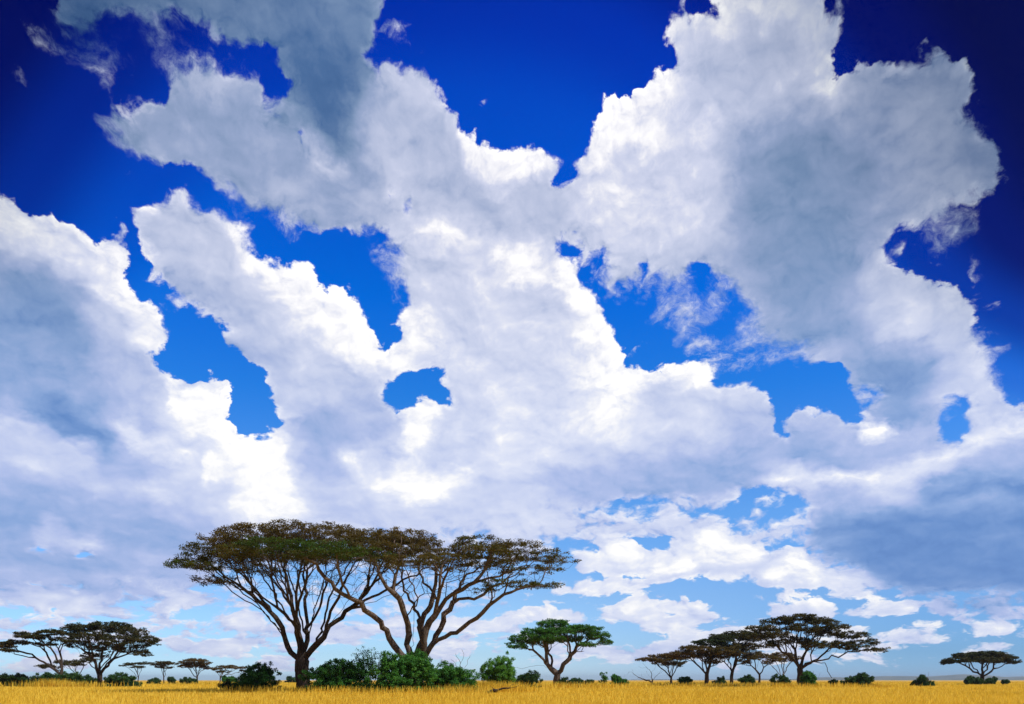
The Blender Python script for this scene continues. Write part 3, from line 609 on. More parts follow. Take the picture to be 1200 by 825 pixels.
    def leaves(s, per, spread, flat, size, slim=.3, tilt=.5, along=1):
        """leaf sprays: a cloud of small blades round every tip (and 'along' nodes back from it)"""
        C = []; Tt = []
        for t, ti in zip(s.tips, s.tint):
            i = t
            for a in range(along):
                C.append(s.P[i]); Tt.append(ti); i = s.par[i] if s.par[i] >= 0 else i
        C = np.repeat(np.array(C), per, 0); Tt = np.repeat(np.array(Tt), per); n = len(C); rg = s.rg
        d = rg.normal(0, 1, (n, 3)); d /= np.linalg.norm(d, axis=1)[:, None]; d *= rg.random((n, 1)) ** .5
        C = C + d * np.array([spread, spread, spread * flat])
        L = size * rg.uniform(.55, 1.35, n); W_ = L * slim
        az = rg.uniform(0, 2 * math.pi, n); ti = rg.normal(.1, tilt, n); ro = rg.normal(0, tilt, n)
        f = np.stack([np.cos(az) * np.cos(ti), np.sin(az) * np.cos(ti), np.sin(ti)], 1)
        sd = np.stack([-np.sin(az), np.cos(az), np.zeros(n)], 1); nn = np.cross(f, sd)
        sd = sd * np.cos(ro)[:, None] + nn * np.sin(ro)[:, None]
        a = C - f * L[:, None] * .5; b = C + f * L[:, None] * .5
        w_ = sd * W_[:, None] * .5
        V = np.stack([a, C - w_, b, C + w_], 1).reshape(-1, 3); q = np.arange(4 * n).reshape(-1, 4)
        return V, q, np.repeat(np.clip(Tt + rg.normal(0, .06, n), 0, 1), 4)

def pads_to_points(rg, pads, dens, d, thick=1.0):
    """spray points inside flat leafy pads given as (x, y, rx, ry, depth offset, depth radius in m, tint)"""
    A = []; T = []
    for x, y, rx, ry, dz, dr, tint in pads:
        D = d + dz; c = px(x, y, D); RX = rx / FPX * D; RZ = ry / FPX * D * thick
        n = max(3, int(dens * RX * dr * 3.14 * (.6 + .4 * min(2, RZ))))
        k = 0
        while k < n:
            u, v, w_ = rg.uniform(-1, 1, 3)
            if u * u + v * v > 1: continue
            lob = 1 - .12 * math.sin(3 * math.atan2(v, u) + x)
            top = math.sqrt(max(0, 1 - (u * u + v * v)))
            z = (w_ * .85 - .15) * (.25 + .75 * top) + .25 * top
            A.append(c + np.array([u * RX * lob, v * dr, z * RZ])); T.append(tint + rg.normal(0, .05)); k += 1
    return np.array(A), np.array(T)

def acacia(label, d, seed, base, limbs, pads, leafmat, barkmat, r_root, r_tip=.022, dens=1.0, bf=.45, step=.7, leaf=(14, .45, .35, .22), split=True, group='umbrella acacias on the plain', thick=1.0, rmin=None, slim=.3, flare=1.45, bare=(), wob=.45):
    """limbs: [points as (x, y, depth offset)]; the first is the trunk. Everything is placed in metres round the tree's own base."""
    p = Plant(seed); b = px(base[0], HZ, d); b[2] = 0.0
    p.path([b - [0, 0, .3]] + [px(x, y, d + o) - 0 for x, y, o in limbs[0]], 0, step, .15)
    for k, l in enumerate(limbs[1:], 1): p.path([px(x, y, d + o) for x, y, o in l], k, step, wob)
    p.drawn = len(p.par)
    A, T = pads_to_points(p.rg, pads, dens, d, thick)
    p.zmin = .25 * A[:, 2].max()
    p.grow(A, T, bf, step)
    if bare:                                    # leafless twigs under the canopy
        tips, tint = list(p.tips), list(p.tint)
        A2, T2 = pads_to_points(p.rg, bare, dens * .7, d, 1.0); p.grow(A2, T2, .25, step)
        p.tips, p.tint = tips, tint
    p.radii(r_root, r_tip, rmin)
    t = thing('acacia_tree', label, 'tree', tuple(b), group)
    if split: grp = lambda limb, r, frm: ('trunk' if frm < 0 else ('limb', limb) if r > .055 and limb > 0 else 'crown')
    else: grp = lambda limb, r, frm: 'trunk'
    bag = p.tubes(grp, flare, 1.1)
    V, q, ti = p.leaves(leaf[0], leaf[1], leaf[2], leaf[3], slim)
    tw = bag.pop('crown', None)
    for g, (Vb, qb, tr) in sorted(bag.items(), key=lambda kv: str(kv[0])):
        make_mesh(g if isinstance(g, str) else g[0], Vb - b, qb, tr, barkmat, t)
    if tw is None: make_mesh('crown', V - b, q, [], leafmat, t, smooth=False, attrs={'tint': ti})
    else:                                       # fine twigs belong to the crown they carry
        Vt, qt, tt = tw
        o = make_mesh('crown', np.concatenate([V, Vt]) - b, np.concatenate([q, qt + len(V)]), tt + len(V), [leafmat, barkmat], t, smooth=False, attrs={'tint': np.concatenate([ti, np.zeros(len(Vt))])})
        mi = np.zeros(len(o.data.polygons), np.int32); mi[len(q):] = 1; o.data.polygons.foreach_set('material_index', mi)
    return t

def bush(label, x, d, seed, w, h, mat, cat='bush', name='bush', group='bushes under the acacias', n=160, per=84, leaf=.16, stems=6, spread=.30, open_=0.0, tint=.5, slim=.5, y=None, lobes=5, lift=0.0, barkmat=None, depth=None):
    """a bush w metres wide, h metres high: several stems fanning into lumpy leaf masses"""
    p = Plant(seed); b = px(x, HZ, d); b[2] = 0.0; rg = p.rg; depth = depth or w * .8
    p.add(b - [0, 0, .15], -1, 0); p.add(b + [0, 0, .12], 0, 0)
    for k in range(stems):
        a = rg.uniform(0, 6.28); e = rg.uniform(.1, .75)
        p.path([b + [0, 0, .1], b + [math.cos(a) * w * .22 * e, math.sin(a) * depth * .22 * e, h * .3], b + [math.cos(a) * w * .42 * e, math.sin(a) * depth * .42 * e, h * rg.uniform(.5, .8)]], 0, .3, .3, 1)
    p.drawn = len(p.par)
    L = [(rg.uniform(-.30, .30), rg.uniform(-.3, .3), rg.uniform(.28, .60), rg.uniform(.20, .34)) for _ in range(lobes)]
    A = []; T = []
    while len(A) < n:
        lx, ly, lz, lr = L[rg.integers(len(L))]
        v = rg.normal(0, 1, 3); v /= np.linalg.norm(v); v *= rg.random() ** (1 / 2.2)
        q = np.array([(lx + v[0] * lr) * w, (ly + v[1] * lr) * depth, (lz + v[2] * lr * 1.15) * h])
        rr = math.hypot(q[0] / (.5 * w), q[1] / (.5 * depth))
        if q[2] < lift * h + .1 or q[2] > h * (1.0 - .62 * min(rr, 1.2) ** 2.2) * rg.uniform(.86, 1.08): continue
        A.append(b + q); T.append(tint + .35 * (q[2] / h - .5) * 0 + rg.normal(0, .16))
    A = [q if k % 5 else b + (q - b) * [1.08, 1.08, .30] for k, q in enumerate(A)]
    p.grow(A, T, .35, .35); p.radii(.05 + .012 * h, .010)
    t = thing(name, label, cat, tuple(b), group)
    V, q, tr = p.tubes(lambda l, r, f: 's', 1.0)['s']; make_mesh('stems', V - b, q, tr, barkmat or BARK_DARK, t)
    V, q, ti = p.leaves(per, spread, .85, leaf, slim, .9); V[:, 2] = np.maximum(V[:, 2], .02)
    make_mesh('foliage', V - b, q, [], mat, t, smooth=False, attrs={'tint': ti})
    return t

# ----------------------------------------------------------------------------------------------
# the two big acacias
acacia('tallest acacia with fanning limbs and a wide brown and green crown, trunk clear of bushes', 86, 11, (355, 806),
  [[(355, 800, 0), (354.5, 786, 0), (354, 775, 0)],
   [(352, 779, 0), (341, 764, .5), (334, 742, .5), (322, 723, 0), (308, 708, -.5), (289, 694, -1), (270, 679, -1.5), (248, 664, -2), (232, 657, -2)],
   [(354, 775, 0), (351, 752, .3), (348, 733, .5), (343.7, 715, 1), (339.6, 690, 1.5), (333, 668, 2), (330, 645, 2.5)],
   [(348, 733, .5), (333, 720, -1), (316, 706, -2), (300, 690, -3), (284, 671, -4), (272, 655, -4.5)],
   [(343.7, 715, 1), (330, 693, 2.5), (316, 676, 4), (303, 660, 5.5), (295, 645, 6)],
   [(355, 770, 0), (360, 750, 1), (358.7, 731, 2), (358.7, 709, 3), (358, 690, 4), (355, 668, 6), (360, 645, 7)],
   [(358.7, 736, 1.5), (368, 724, 1), (376, 704, .5), (382, 687, -.5), (390, 670, -2), (398, 652, -3)],
   [(356, 776, 0), (371, 755.5, -.5), (382, 739, -.5), (398, 723, 0), (412, 712, .5), (436, 700, 1), (465, 685, 2), (495, 668, 2.5), (512, 655, 3)],
   [(382, 739, -.5), (387, 717, -1.5), (395.5, 701, -2.5), (404, 682, -4), (415, 660, -5)],
   [(412, 712, .5), (430, 692, 2), (448, 672, 3.5), (460, 655, 4)],
   [(353, 765, 0), (347, 740, -2), (341, 712, -4), (332, 680, -6), (325, 655, -7.5)],
   [(355, 765, 0), (364, 738, 3), (370, 708, 6), (380, 680, 8), (385, 650, 9)],
   [(322, 723, 0), (306, 700, 1.5), (286, 676, 3), (268, 655, 4)],
   [(346, 745, .2), (338, 722, 2), (322, 697, 3.4), (306, 676, 5), (298, 658, 6)], [(349, 740, .4), (344, 712, -2), (330, 690, -3.5), (318, 668, -5)],
   [(372, 754, -.5), (379, 728, 1.5), (384, 706, 3), (396, 684, 5), (408, 660, 6)], [(386, 735, -.4), (400, 712, -2), (416, 694, -3.4), (436, 672, -5), (446, 655, -5)],
   [(360, 748, 1), (352, 722, 3.4), (346, 696, 5), (338, 670, 7)], [(341, 762, .4), (331, 742, 1.4), (314, 722, 2.4), (294, 702, 3), (272, 684, 3), (250, 668, 2.6)], [(334, 742, .5), (318, 728, -1), (300, 712, -2), (280, 698, -3), (258, 682, -3.6), (238, 668, -3.4)],
   [(366, 736, 1), (369, 712, -1), (366, 690, -3), (374, 668, -4)], [(412, 712, .5), (440, 704, -.6), (468, 690, -1), (490, 674, -1), (506, 660, -1)],
   [(351, 752, .3), (346, 722, -2), (356, 690, -4), (366, 664, -6), (372, 648, -7)]],
  [(216, 663, 20, 4, -2, 2.4, .65), (226, 656, 22, 5, 0, 3, .5), (246, 645, 28, 6, 1, 3.6, .4), (262, 634, 24, 6, -2, 4, .15), (298, 627, 44, 6, 0, 5.5, .10), (350, 624, 44, 6, 2, 5.5, .06),
   (322, 640, 44, 6, -6, 4.4, .74), (385, 644, 42, 6, -6.5, 4.2, .78), (285, 648, 32, 6, -6, 3.6, .4), (392, 621, 30, 4, 6, 3.6, .04), (432, 631, 40, 6, 4, 5, .14), (470, 638, 38, 6, 3, 4.6, .2), (503, 648, 24, 5, 3, 3.4, .3),
   (270, 655, 34, 6, 3.5, 4.5, .3), (322, 650, 44, 5, 5, 5, .25), (388, 650, 44, 5, 6, 5, .3), (440, 654, 34, 6, 1, 4, .35), (240, 664, 22, 4, -3, 2.6, .5), (345, 634, 40, 6, 8, 4, .2), (290, 638, 40, 6, 6, 4, .2), (355, 655, 30, 5, -3, 3.5, .35), (415, 640, 36, 6, -3, 4, .3),
   (300, 668, 30, 5, -1, 3, .3), (248, 680, 26, 5, -1, 2, .25)],
  LEAF_DRY, BARK_DARK, .70, .0125, 2.4, .70, .8, (42, .62, .38, .30), slim=.30, flare=1.3, thick=1.15, wob=.32, rmin={1: .19, 2: .24, 3: .11, 7: .25, 5: .13, 8: .11, 4: .10},
  bare=[(250, 672, 34, 10, -1, 4, 0), (300, 672, 44, 14, 0, 6, 0), (360, 672, 50, 16, 0, 7, 0), (420, 672, 50, 14, 0, 6, 0), (470, 665, 40, 10, 1, 5, 0), (275, 686, 20, 8, 0, 3, 0), (385, 690, 40, 14, 1, 5, 0), (330, 690, 40, 12, 2, 5, 0)])

acacia('leaning acacia with thick pale brown limbs rising in a V from the green bushes', 82, 23, (487, 806),
  [[(487, 797, 0), (487, 785, 0), (488, 776, 0)],
   [(480, 784, -.3), (469, 765, -.8), (458, 750, -1), (450, 735, -1.4), (436, 720, -2), (423, 708, -2.4), (409, 700, -2.8), (395, 689, -3), (381, 677, -3.2), (368, 660, -3.4), (358, 648, -3.4)],
   [(484, 776, 0), (480, 762, 0), (478, 746, 0), (476, 722, -.5), (471, 708, -1), (461, 695, -1.5), (447, 676, -2), (438, 656, -2.2)],
   [(480, 762, .2), (484, 748, .6), (482.7, 731, .8), (485, 718, .9), (484, 706, 1)],
   [(489, 776, 0), (492, 758, .3), (492, 735, .5), (497, 720, .8), (505, 709, 1), (508, 698, 1.2)],
   [(508, 700, 1.2), (513, 702, 1.4), (502, 690, 2), (491, 671, 2.5), (487, 652, 3)],
   [(490, 776, 0), (499, 757, -.4), (500, 739, -.6), (510, 720, -.8), (523.6, 702, -1), (540, 692, -1.2), (556, 682, -1.4), (567, 668, -1.6), (575, 652, -1.8)],
   [(556, 682, -1.4), (583, 677, -1), (611, 663, -.5), (636, 654, 0)],
   [(493, 775, 0), (509, 753, .4), (515, 736, .8), (521, 720, 1.2), (532, 706, 1.6), (556, 701, 2.2), (573, 690, 2.8), (597, 675, 3.4)],
   [(493, 776, 0), (513, 751, -1), (529, 742, -1.4), (551, 729.5, -1.8), (573, 710, -2.2), (590, 698, -2.6), (616, 689, -3), (638, 685, -3.2)],
   [(510, 720, -.8), (516, 698, -2), (520, 678, -3.4), (530, 660, -4.5)],
   [(423, 708, -2.4), (428, 690, -1), (434, 670, .5), (440, 650, 1.5)],
   [(409, 700, -2.8), (398, 676, -4.5), (392, 655, -5.5)],
   [(532, 706, 1.6), (540, 685, 3.5), (546, 664, 5)],
   [(492, 735, .5), (486, 712, 3), (474, 690, 5), (468, 665, 6.5)],
   [(476, 722, -.5), (488, 700, -3), (478, 674, -5), (470, 655, -6)]],
  [(652, 657, 26, 4, 0, 2.2, .4), (636, 651, 34, 5, 0, 3.4, .4), (600, 643, 42, 6, 0, 4.6, .3), (563, 638, 36, 5, 2, 5, .36), (542, 646, 22, 5, 1, 4, .3), (620, 668, 38, 4, -1, 3, .4), (598, 684, 40, 4, -2.5, 2.6, .5), (634, 686, 26, 4, -3, 2, .45), (570, 660, 34, 5, 1, 4, .35), (532, 664, 28, 5, 4, 3.6, .3), (590, 655, 30, 5, 4, 4, .3),
   (474, 630, 40, 6, 2, 5, .08), (500, 638, 22, 5, 3, 4, .18), (452, 645, 38, 6, 0, 5, .25), (494, 656, 32, 6, 2, 4, .25), (420, 650, 38, 6, -4, 3.6, .7), (385, 650, 32, 5, -5, 3.2, .7), (356, 652, 22, 5, -4, 2.6, .5), (466, 660, 30, 6, -4, 3.6, .3), (515, 655, 26, 5, -4, 3.4, .3), (445, 632, 32, 6, 5, 4, .12), (560, 648, 40, 5, -3, 3.6, .36), (565, 692, 18, 3, -1, 1.6, .45)],
  LEAF_DRY, BARK_WARM, .86, .013, 1.9, .50, .8, (38, .58, .30, .30), slim=.30, thick=1.0,
  bare=[(620, 680, 40, 8, -1, 4, 0), (570, 675, 44, 12, 0, 5, 0), (520, 675, 44, 14, 0, 6, 0), (470, 675, 44, 14, 0, 6, 0), (425, 670, 40, 12, -2, 5, 0), (500, 692, 30, 10, 2, 4, 0), (545, 690, 30, 8, 2, 4, 0)], rmin={1: .38, 6: .30, 4: .17, 9: .21, 8: .18, 2: .18}, flare=1.2)

acacia('fresh green acacia right of the big pair, with forked trunk and bare low branch', 138, 31, (653, 799),
  [[(653, 797, 0), (653, 790, 0)],
   [(652, 792, 0), (647, 785, 0), (642, 779, 0), (637.6, 773, -.5), (630, 765, -1), (620, 760, -1.5), (609, 757, -2)],
   [(644, 782, 0), (637, 780.5, 0), (630, 779, -.3), (621, 781, -.4), (611, 783, -.6), (605, 782, -.8)],
   [(647, 785, 0), (646.6, 774, 1), (643, 765, 2), (646, 755, 3), (645, 744, 3)],
   [(655, 791, 0), (661, 779, 0), (670, 767.5, .3), (677, 758.5, .6), (686, 752, 1), (698, 749, 1)],
   [(670, 767.5, .3), (664, 758.5, -1), (659, 750, -2), (656, 742, -2.5)],
   [(672, 765, .3), (680, 763, .3), (685, 762, .2)],
   [(637.6, 773, -.5), (634, 768, .5), (629, 768, .8), (622, 769, 1)],
   [(677, 758.5, .6), (680, 748, 2.5), (684, 742, 3)]],
  [(606, 757, 13, 5, -2, 2.2, .5), (618, 748, 22, 5, -1, 2.8, .45), (632, 740, 22, 5, 0, 3.2, .6), (648, 731, 20, 5, 1, 3, .6), (652, 740, 26, 5, -1, 3.4, .5), (668, 737, 20, 4.5, 2, 3, .7), (684, 737, 22, 5, 1, 3.2, .5), (698, 745, 18, 6, 1, 2.8, .5), (708, 753, 10, 4.5, 1, 1.8, .4), (630, 752, 20, 4, 2, 3, .3), (660, 749, 22, 4, 3, 3, .3), (690, 755, 13, 3.5, -1, 2, .4), (640, 747, 20, 4, -3, 2, .5)],
  LEAF_GREEN, BARK_WARM, .60, .022, 2.6, .6, .8, (46, .62, .42, .36), slim=.42)

# left-hand stand
acacia('dark layered acacia with the flat dense crown in the left stand', 157, 41, (117, 800),
  [[(117, 798, 0), (117, 790, 0)],
   [(117, 791, 0), (110, 775, -1), (102.7, 766, -1.5), (93, 759, -2), (84, 752, -2)],
   [(117, 790, 0), (119, 768, 1), (116.7, 754, 2), (112, 744, 2.5)],
   [(118, 790, 0), (122, 784, 0), (133, 773, .3), (149, 766, .6), (163, 760, 1), (180, 754, 1)],
   [(119, 787, 0), (130.6, 768, -1), (137.6, 754, -2), (142, 744, -2.5)],
   [(112, 779, -1), (106, 758, -3), (103, 745, -4)], [(122, 781, 0), (140, 762, 3), (156, 750, 4)], [(116, 785, 0), (98, 772, 2), (88, 760, 4)]],
  [(98, 736, 24, 2.6, 0, 3.6, .4), (128, 734, 26, 2.6, 1, 4, .45), (150, 741, 22, 2.8, 1, 3.6, .4), (168, 749, 17, 2.6, 1, 2.8, .45), (178, 754.5, 9, 2, 1, 1.8, .5), (108, 746, 24, 3, -3, 3, .4), (138, 751, 24, 3, -3, 3, .4), (94, 756, 14, 3, -2, 2.4, .4), (155, 761, 18, 2.6, 2, 2.6, .4), (124, 759, 20, 3, 3, 3, .35), (84, 741, 14, 2.6, -1, 2.4, .45), (166, 766, 10, 2, 0, 2, .4), (112, 768, 14, 2.4, 4, 2, .35)],
  LEAF_OLIVE, BARK_DARK, .46, .022, 2.1, .6, 1.0, (38, .70, .36, .42), slim=.4, thick=2.2, rmin={1: .11, 3: .11, 4: .11, 2: .11})
acacia('open spreading acacia reaching to the left edge with sparse thin pads', 150, 43, (71, 799),
  [[(71, 797, 0), (72, 784, 0)],
   [(72, 786, 0), (72.5, 773, .5), (70, 761, 1), (77, 752, 1.5)],
   [(71, 789, 0), (63, 783, 0), (51, 775, -.3), (40, 771, -.5), (18, 767.5, -1)],
   [(61, 781, 0), (56, 770, 1), (51, 762.5, 1.5), (35, 755, 2), (14, 754, 2), (0, 757, 2)],
   [(72, 777, .3), (64, 766, -.5), (58, 759, -1), (44, 748.5, -1.5)], [(40, 771, -.5), (34, 765, 0), (22, 762, 0)]],
  [(-12, 757, 12, 2.2, 1, 2, .3), (4, 756, 13, 2.4, 1, 2.2, .25), (20, 753, 16, 2.2, 2, 2.4, .35), (40, 746, 20, 2.6, -1, 2.6, .4), (31, 743, 10, 1.8, 1, 2, .4), (60, 741, 16, 2.4, 0, 2.6, .4), (76, 750, 14, 2.4, 1, 2.4, .4), (52, 755, 11, 2, 0, 2, .35), (10, 762, 10, 1.8, -1, 1.6, .3)],
  LEAF_OLIVE, BARK_DARK, .36, .022, 2.4, .6, 1.0, (44, .68, .28, .42), slim=.4, thick=1.5, rmin={2: .13, 3: .12, 4: .10, 1: .14})
def small_acacia(label, d, seed, x, crown, pads, mat, r, tilt=0, bark=BARK_DARK, dens=1.9, spread=.8, n=5, leaf=(40, .72, .36, .42)):
    """V-shaped little acacia: limbs fan from the base to under each pad"""
    l = [[(x, 798, 0), (x + tilt * .3, 794, 0)]]
    rg = np.random.default_rng(seed)
    for (cx, cy, rx, ry, dz, dr, t) in pads[:n]:
        mx = x + tilt + (cx - x) * .45; my = 793 + (cy - 793) * .5 + rg.uniform(-1, 2)
        l.append([(x + tilt * .3, 794, 0), (mx, my, dz * .5), (cx + rg.uniform(-.3, .3) * rx, cy + ry * .3, dz)])
    return acacia(label, d, seed, (x, 798), l, pads, mat, bark, r * .72, .025, dens, .6, 1.0, leaf, split=False, slim=.42, thick=1.4)
small_acacia('low dark acacia half hidden behind the trunk of the dense one on the left', 175, 47, 92, None, [(86, 778, 13, 2.4, 0, 2.4, .4), (102, 774, 12, 2.2, 1, 2.4, .4), (58, 781, 13, 2.2, 0, 2.2, .4), (74, 776, 10, 2, 2, 2, .4)], LEAF_OLIVE, .24)
small_acacia('small thin flat-topped acacia just right of the left stand', 250, 53, 162, None, [(155, 778.5, 8, 1.4, 0, 2.4, .4), (168, 777.5, 9, 1.4, 1, 2.4, .4), (145, 780, 4, 1.2, -1, 1.6, .4), (160, 781.5, 9, 1.2, -2, 2, .4)], LEAF_OLIVE, .2)
small_acacia('small olive flat-topped acacia with a V of thin stems, second beyond the left stand', 270, 59, 192, None, [(186, 778.5, 9, 1.8, 0, 2.8, .3), (199, 777.5, 9, 1.8, 1, 2.8, .3), (192, 776.5, 10, 1.3, -1, 2.6, .25), (192, 782, 10, 1.4, 2, 2.4, .3)], LEAF_OLIVE, .24)
small_acacia('small brown-crowned acacia, densest of the distant row left of the big pair', 250, 61, 231, None, [(222, 776.5, 11, 2.4, 0, 3, .05), (238, 777, 9, 2.4, 1, 3, .05), (230, 773.8, 12, 1.6, -1, 3, 0), (217, 781, 8, 2, 0, 2.2, .1), (240, 782, 7, 1.8, 2, 2.2, .1), (229, 779.5, 11, 2, 1, 3, .1)], LEAF_OLIVE, .34)
small_acacia('small straggly acacia with pale brown top beside the dark bush left of the tallest tree', 255, 67, 258, None, [(252, 784, 8, 1.6, 0, 2.4, .1), (266, 781.5, 11, 1.6, 1, 2.8, .05), (279, 782.5, 9, 1.5, 0, 2.4, .1), (287, 786, 6, 1.6, 1, 1.8, .3), (262, 787, 8, 1.2, -1, 1.8, .3)], LEAF_OLIVE, .24, bark=BARK_GREY)

# right-hand stand
small_acacia('low brown-topped acacia at the left end of the right-hand stand', 190, 71, 786.5, None, [(762, 772.5, 15, 2, 0, 3.2, .05), (777, 769, 17, 2.2, 1, 3.6, .0), (793, 771, 15, 2.4, 1, 3.2, .1), (797, 778, 11, 2.6, 0, 2.6, .3), (780, 777, 13, 2.4, 3, 2.8, .2), (772, 774, 14, 2, -2, 2.6, .15)], LEAF_OLIVE, .34, bark=BARK_DARK)
acacia('acacia with a forked trunk and rusty brown crown, second in the right-hand stand', 175, 73, (828, 798),
  [[(828, 797, 0), (828, 790, 0)], [(827, 792, 0), (824, 786, 0), (814, 775, -.4), (804, 771, -.6)], [(828, 791, 0), (830, 784, 0), (835, 771, .5), (845, 758, 1)], [(828, 790, 0), (826, 773, 1), (819, 761, 2)], [(826, 786, 0), (820, 773, -2), (812, 764, -3)]],
  [(800, 767, 19, 2.6, 0, 2.8, .08), (815, 761, 20, 2.6, -1, 3.4, .12), (830, 753.5, 18, 2.6, 1, 3.2, .75), (848, 749, 16, 2.6, 2, 3, .6), (845, 763, 16, 3, -2, 3, .2), (826, 768, 16, 2.6, 2, 3, .2), (858, 759, 10, 2.6, 1, 2.4, .3), (835, 775, 10, 2.4, 0, 2, .2)],
  LEAF_OLIVE, BARK_DARK, .42, .022, 2.4, .6, 1.0, (46, .75, .36, .42), split=False, slim=.4, thick=2.0)
acacia('upright acacia with an olive crown joined to the big one, third in the right-hand stand', 180, 79, (857.5, 797),
  [[(857.5, 797, 0), (858, 788, 0)], [(857, 789, 0), (849, 776, 0), (842, 767, 0)], [(858, 788, 0), (862, 771, .6), (863, 757, 1)], [(858, 787, 0), (866, 770, -1), (878, 754, -1.6)], [(858, 786, 0), (852, 766, 2), (850, 752, 3)]],
  [(862, 765, 14, 3.4, -1, 2.6, .25), (874, 758, 14, 3, 0, 2.8, .3), (882, 747.5, 18, 2.6, 0, 3, .35), (868, 743.5, 20, 2.4, 1, 3.2, .4), (850, 746, 16, 2.4, 2, 3, .5), (855, 757, 14, 2.6, 2, 2.8, .3), (880, 769, 9, 2.4, 0, 2, .25), (846, 769, 9, 2.4, 1, 2, .2)],
  LEAF_OLIVE, BARK_DARK, .36, .022, 2.4, .6, 1.0, (46, .75, .36, .42), split=False, slim=.4, thick=2.0)
acacia('slim acacia with a curved bare trunk between two denser ones in the right-hand stand', 186, 83, (890, 797),
  [[(890, 796, 0), (890, 790, 0)], [(889, 791, 0), (886, 785, 0), (880, 781, 0), (872, 779, 0)], [(890, 790, 0), (895, 783, 0), (893, 776, .3), (885, 769, .6)], [(895, 783, 0), (899, 779, 0), (906, 775, 0)]],
  [(873, 775, 8, 2.6, 0, 2, .2), (888, 768, 12, 2.6, 1, 2.4, .2), (906, 772, 9, 2.2, 0, 2, .2), (882, 771, 9, 2, -1, 2, .25)],
  LEAF_OLIVE, BARK_DARK, .23, .022, 2.2, .6, 1.0, (44, .65, .36, .42), split=False, slim=.4, thick=2.0)
small_acacia('pale brownish thin acacia seen behind the big crown of the right-hand stand', 215, 89, 917, None, [(906, 770, 10, 2.4, 0, 2.6, .1), (918, 767, 12, 2.4, 1, 3, .1), (929, 771, 9, 2.2, 0, 2.4, .1), (900, 776, 6, 2, 1, 1.8, .15), (920, 774, 9, 2, 2, 2, .15)], LEAF_OLIVE, .3, bark=BARK_GREY)
acacia('large layered acacia with the broadest crown of the right-hand stand, one limb reaching right', 150, 97, (938, 797),
  [[(938, 796, 0), (938, 784, 0)],
   [(938, 784, 0), (931, 775, -.3), (922, 767, -.6), (908, 756, -1), (895, 748, -1.4), (881, 745, -1.6)],
   [(938, 783, 0), (931, 759, 1), (922, 748, 1.6), (910, 739, 2)],
   [(939, 783, 0), (943, 770, .3), (945, 759, .8), (939, 746, 1.6), (937, 731, 2)],
   [(939, 784, 0), (946, 779, -.2), (955, 775, -.4), (970, 771, -.6), (988, 767, -.8), (1005, 763, -1), (1029, 762, -1)],
   [(941, 781, 0), (949, 773, -1), (953, 761, -1.6), (957, 748, -2), (962, 733, -2.4)],
   [(952, 776, -.4), (962, 768, .6), (972.5, 761, 1.4), (983, 752, 2), (997, 746, 2.4)],
   [(957, 775, -.4), (966, 778, -.6), (970, 788, -.7), (974, 795, -.8)],
   [(943, 770, .3), (953, 752, 3), (968, 740, 4)], [(931, 775, -.3), (920, 760, -3), (906, 748, -4)], [(938, 783, 0), (930, 766, 3), (918, 752, 4.5)]],
  [(937, 724.5, 22, 2, 1, 4, .4), (913, 728.5, 18, 2.2, 1, 3.6, .4), (962, 728, 18, 2.2, -1, 3.6, .4), (894, 737, 18, 2.2, 0, 3.2, .35), (980, 735, 13, 2.2, 0, 3, .35), (880, 744, 13, 2, -1, 2.4, .4), (940, 736, 22, 2.4, -3, 3.4, .35), (908, 744, 18, 2.4, -3, 3, .35), (965, 742, 20, 2.4, 2, 3, .35), (998, 744.5, 17, 2.2, 2, 2.8, .4), (1014, 753, 15, 2, 0, 2.4, .4), (1030, 761.5, 9, 1.6, -1, 1.8, .4), (986, 756, 17, 2.4, 1, 2.6, .35), (930, 751, 20, 2.6, 3, 3, .35), (955, 756, 17, 2.4, -2, 2.8, .35), (900, 756, 14, 2.4, -1, 2.6, .35), (1004, 760, 14, 1.8, -1, 2, .35)],
  LEAF_OLIVE, BARK_DARK, .52, .022, 2.1, .6, 1.0, (38, .70, .36, .42), slim=.4, thick=2.3, rmin={1: .13, 3: .14, 4: .17, 5: .12, 2: .12, 6: .11, 7: .09})
acacia('solitary dark acacia with a broad flat dome near the right edge', 232, 101, (1151, 799),
  [[(1151, 798, 0), (1151, 793, 0)], [(1150, 794, 0), (1141.5, 787, 0), (1131, 780, 0), (1118, 774, 0)], [(1151, 793, 0), (1150, 777, .6), (1147, 768, 1)], [(1152, 794, 0), (1165, 784.5, 0), (1178, 779, .3), (1188, 774, .5)], [(1151, 793, 0), (1158, 779, -1), (1164, 769, -2)], [(1150, 793, 0), (1139, 780, 2), (1132, 770, 3)]],
  [(1118, 774, 13, 2.6, 0, 3, .5), (1136, 768.5, 18, 2.8, 1, 4, .5), (1155, 766.5, 19, 2.6, 0, 4, .5), (1174, 769.5, 15, 2.8, 0, 3.6, .5), (1187, 775, 7, 2.8, .5, 2.4, .5), (1150, 773, 22, 2.6, -3, 3.4, .45), (1111, 777, 6, 2, 0, 1.8, .5), (1165, 774, 15, 2.4, 3, 3, .45)],
  LEAF_OLIVE, BARK_DARK, .50, .03, 2.2, .6, 1.1, (44, .85, .42, .5), split=False, slim=.45, thick=1.4)

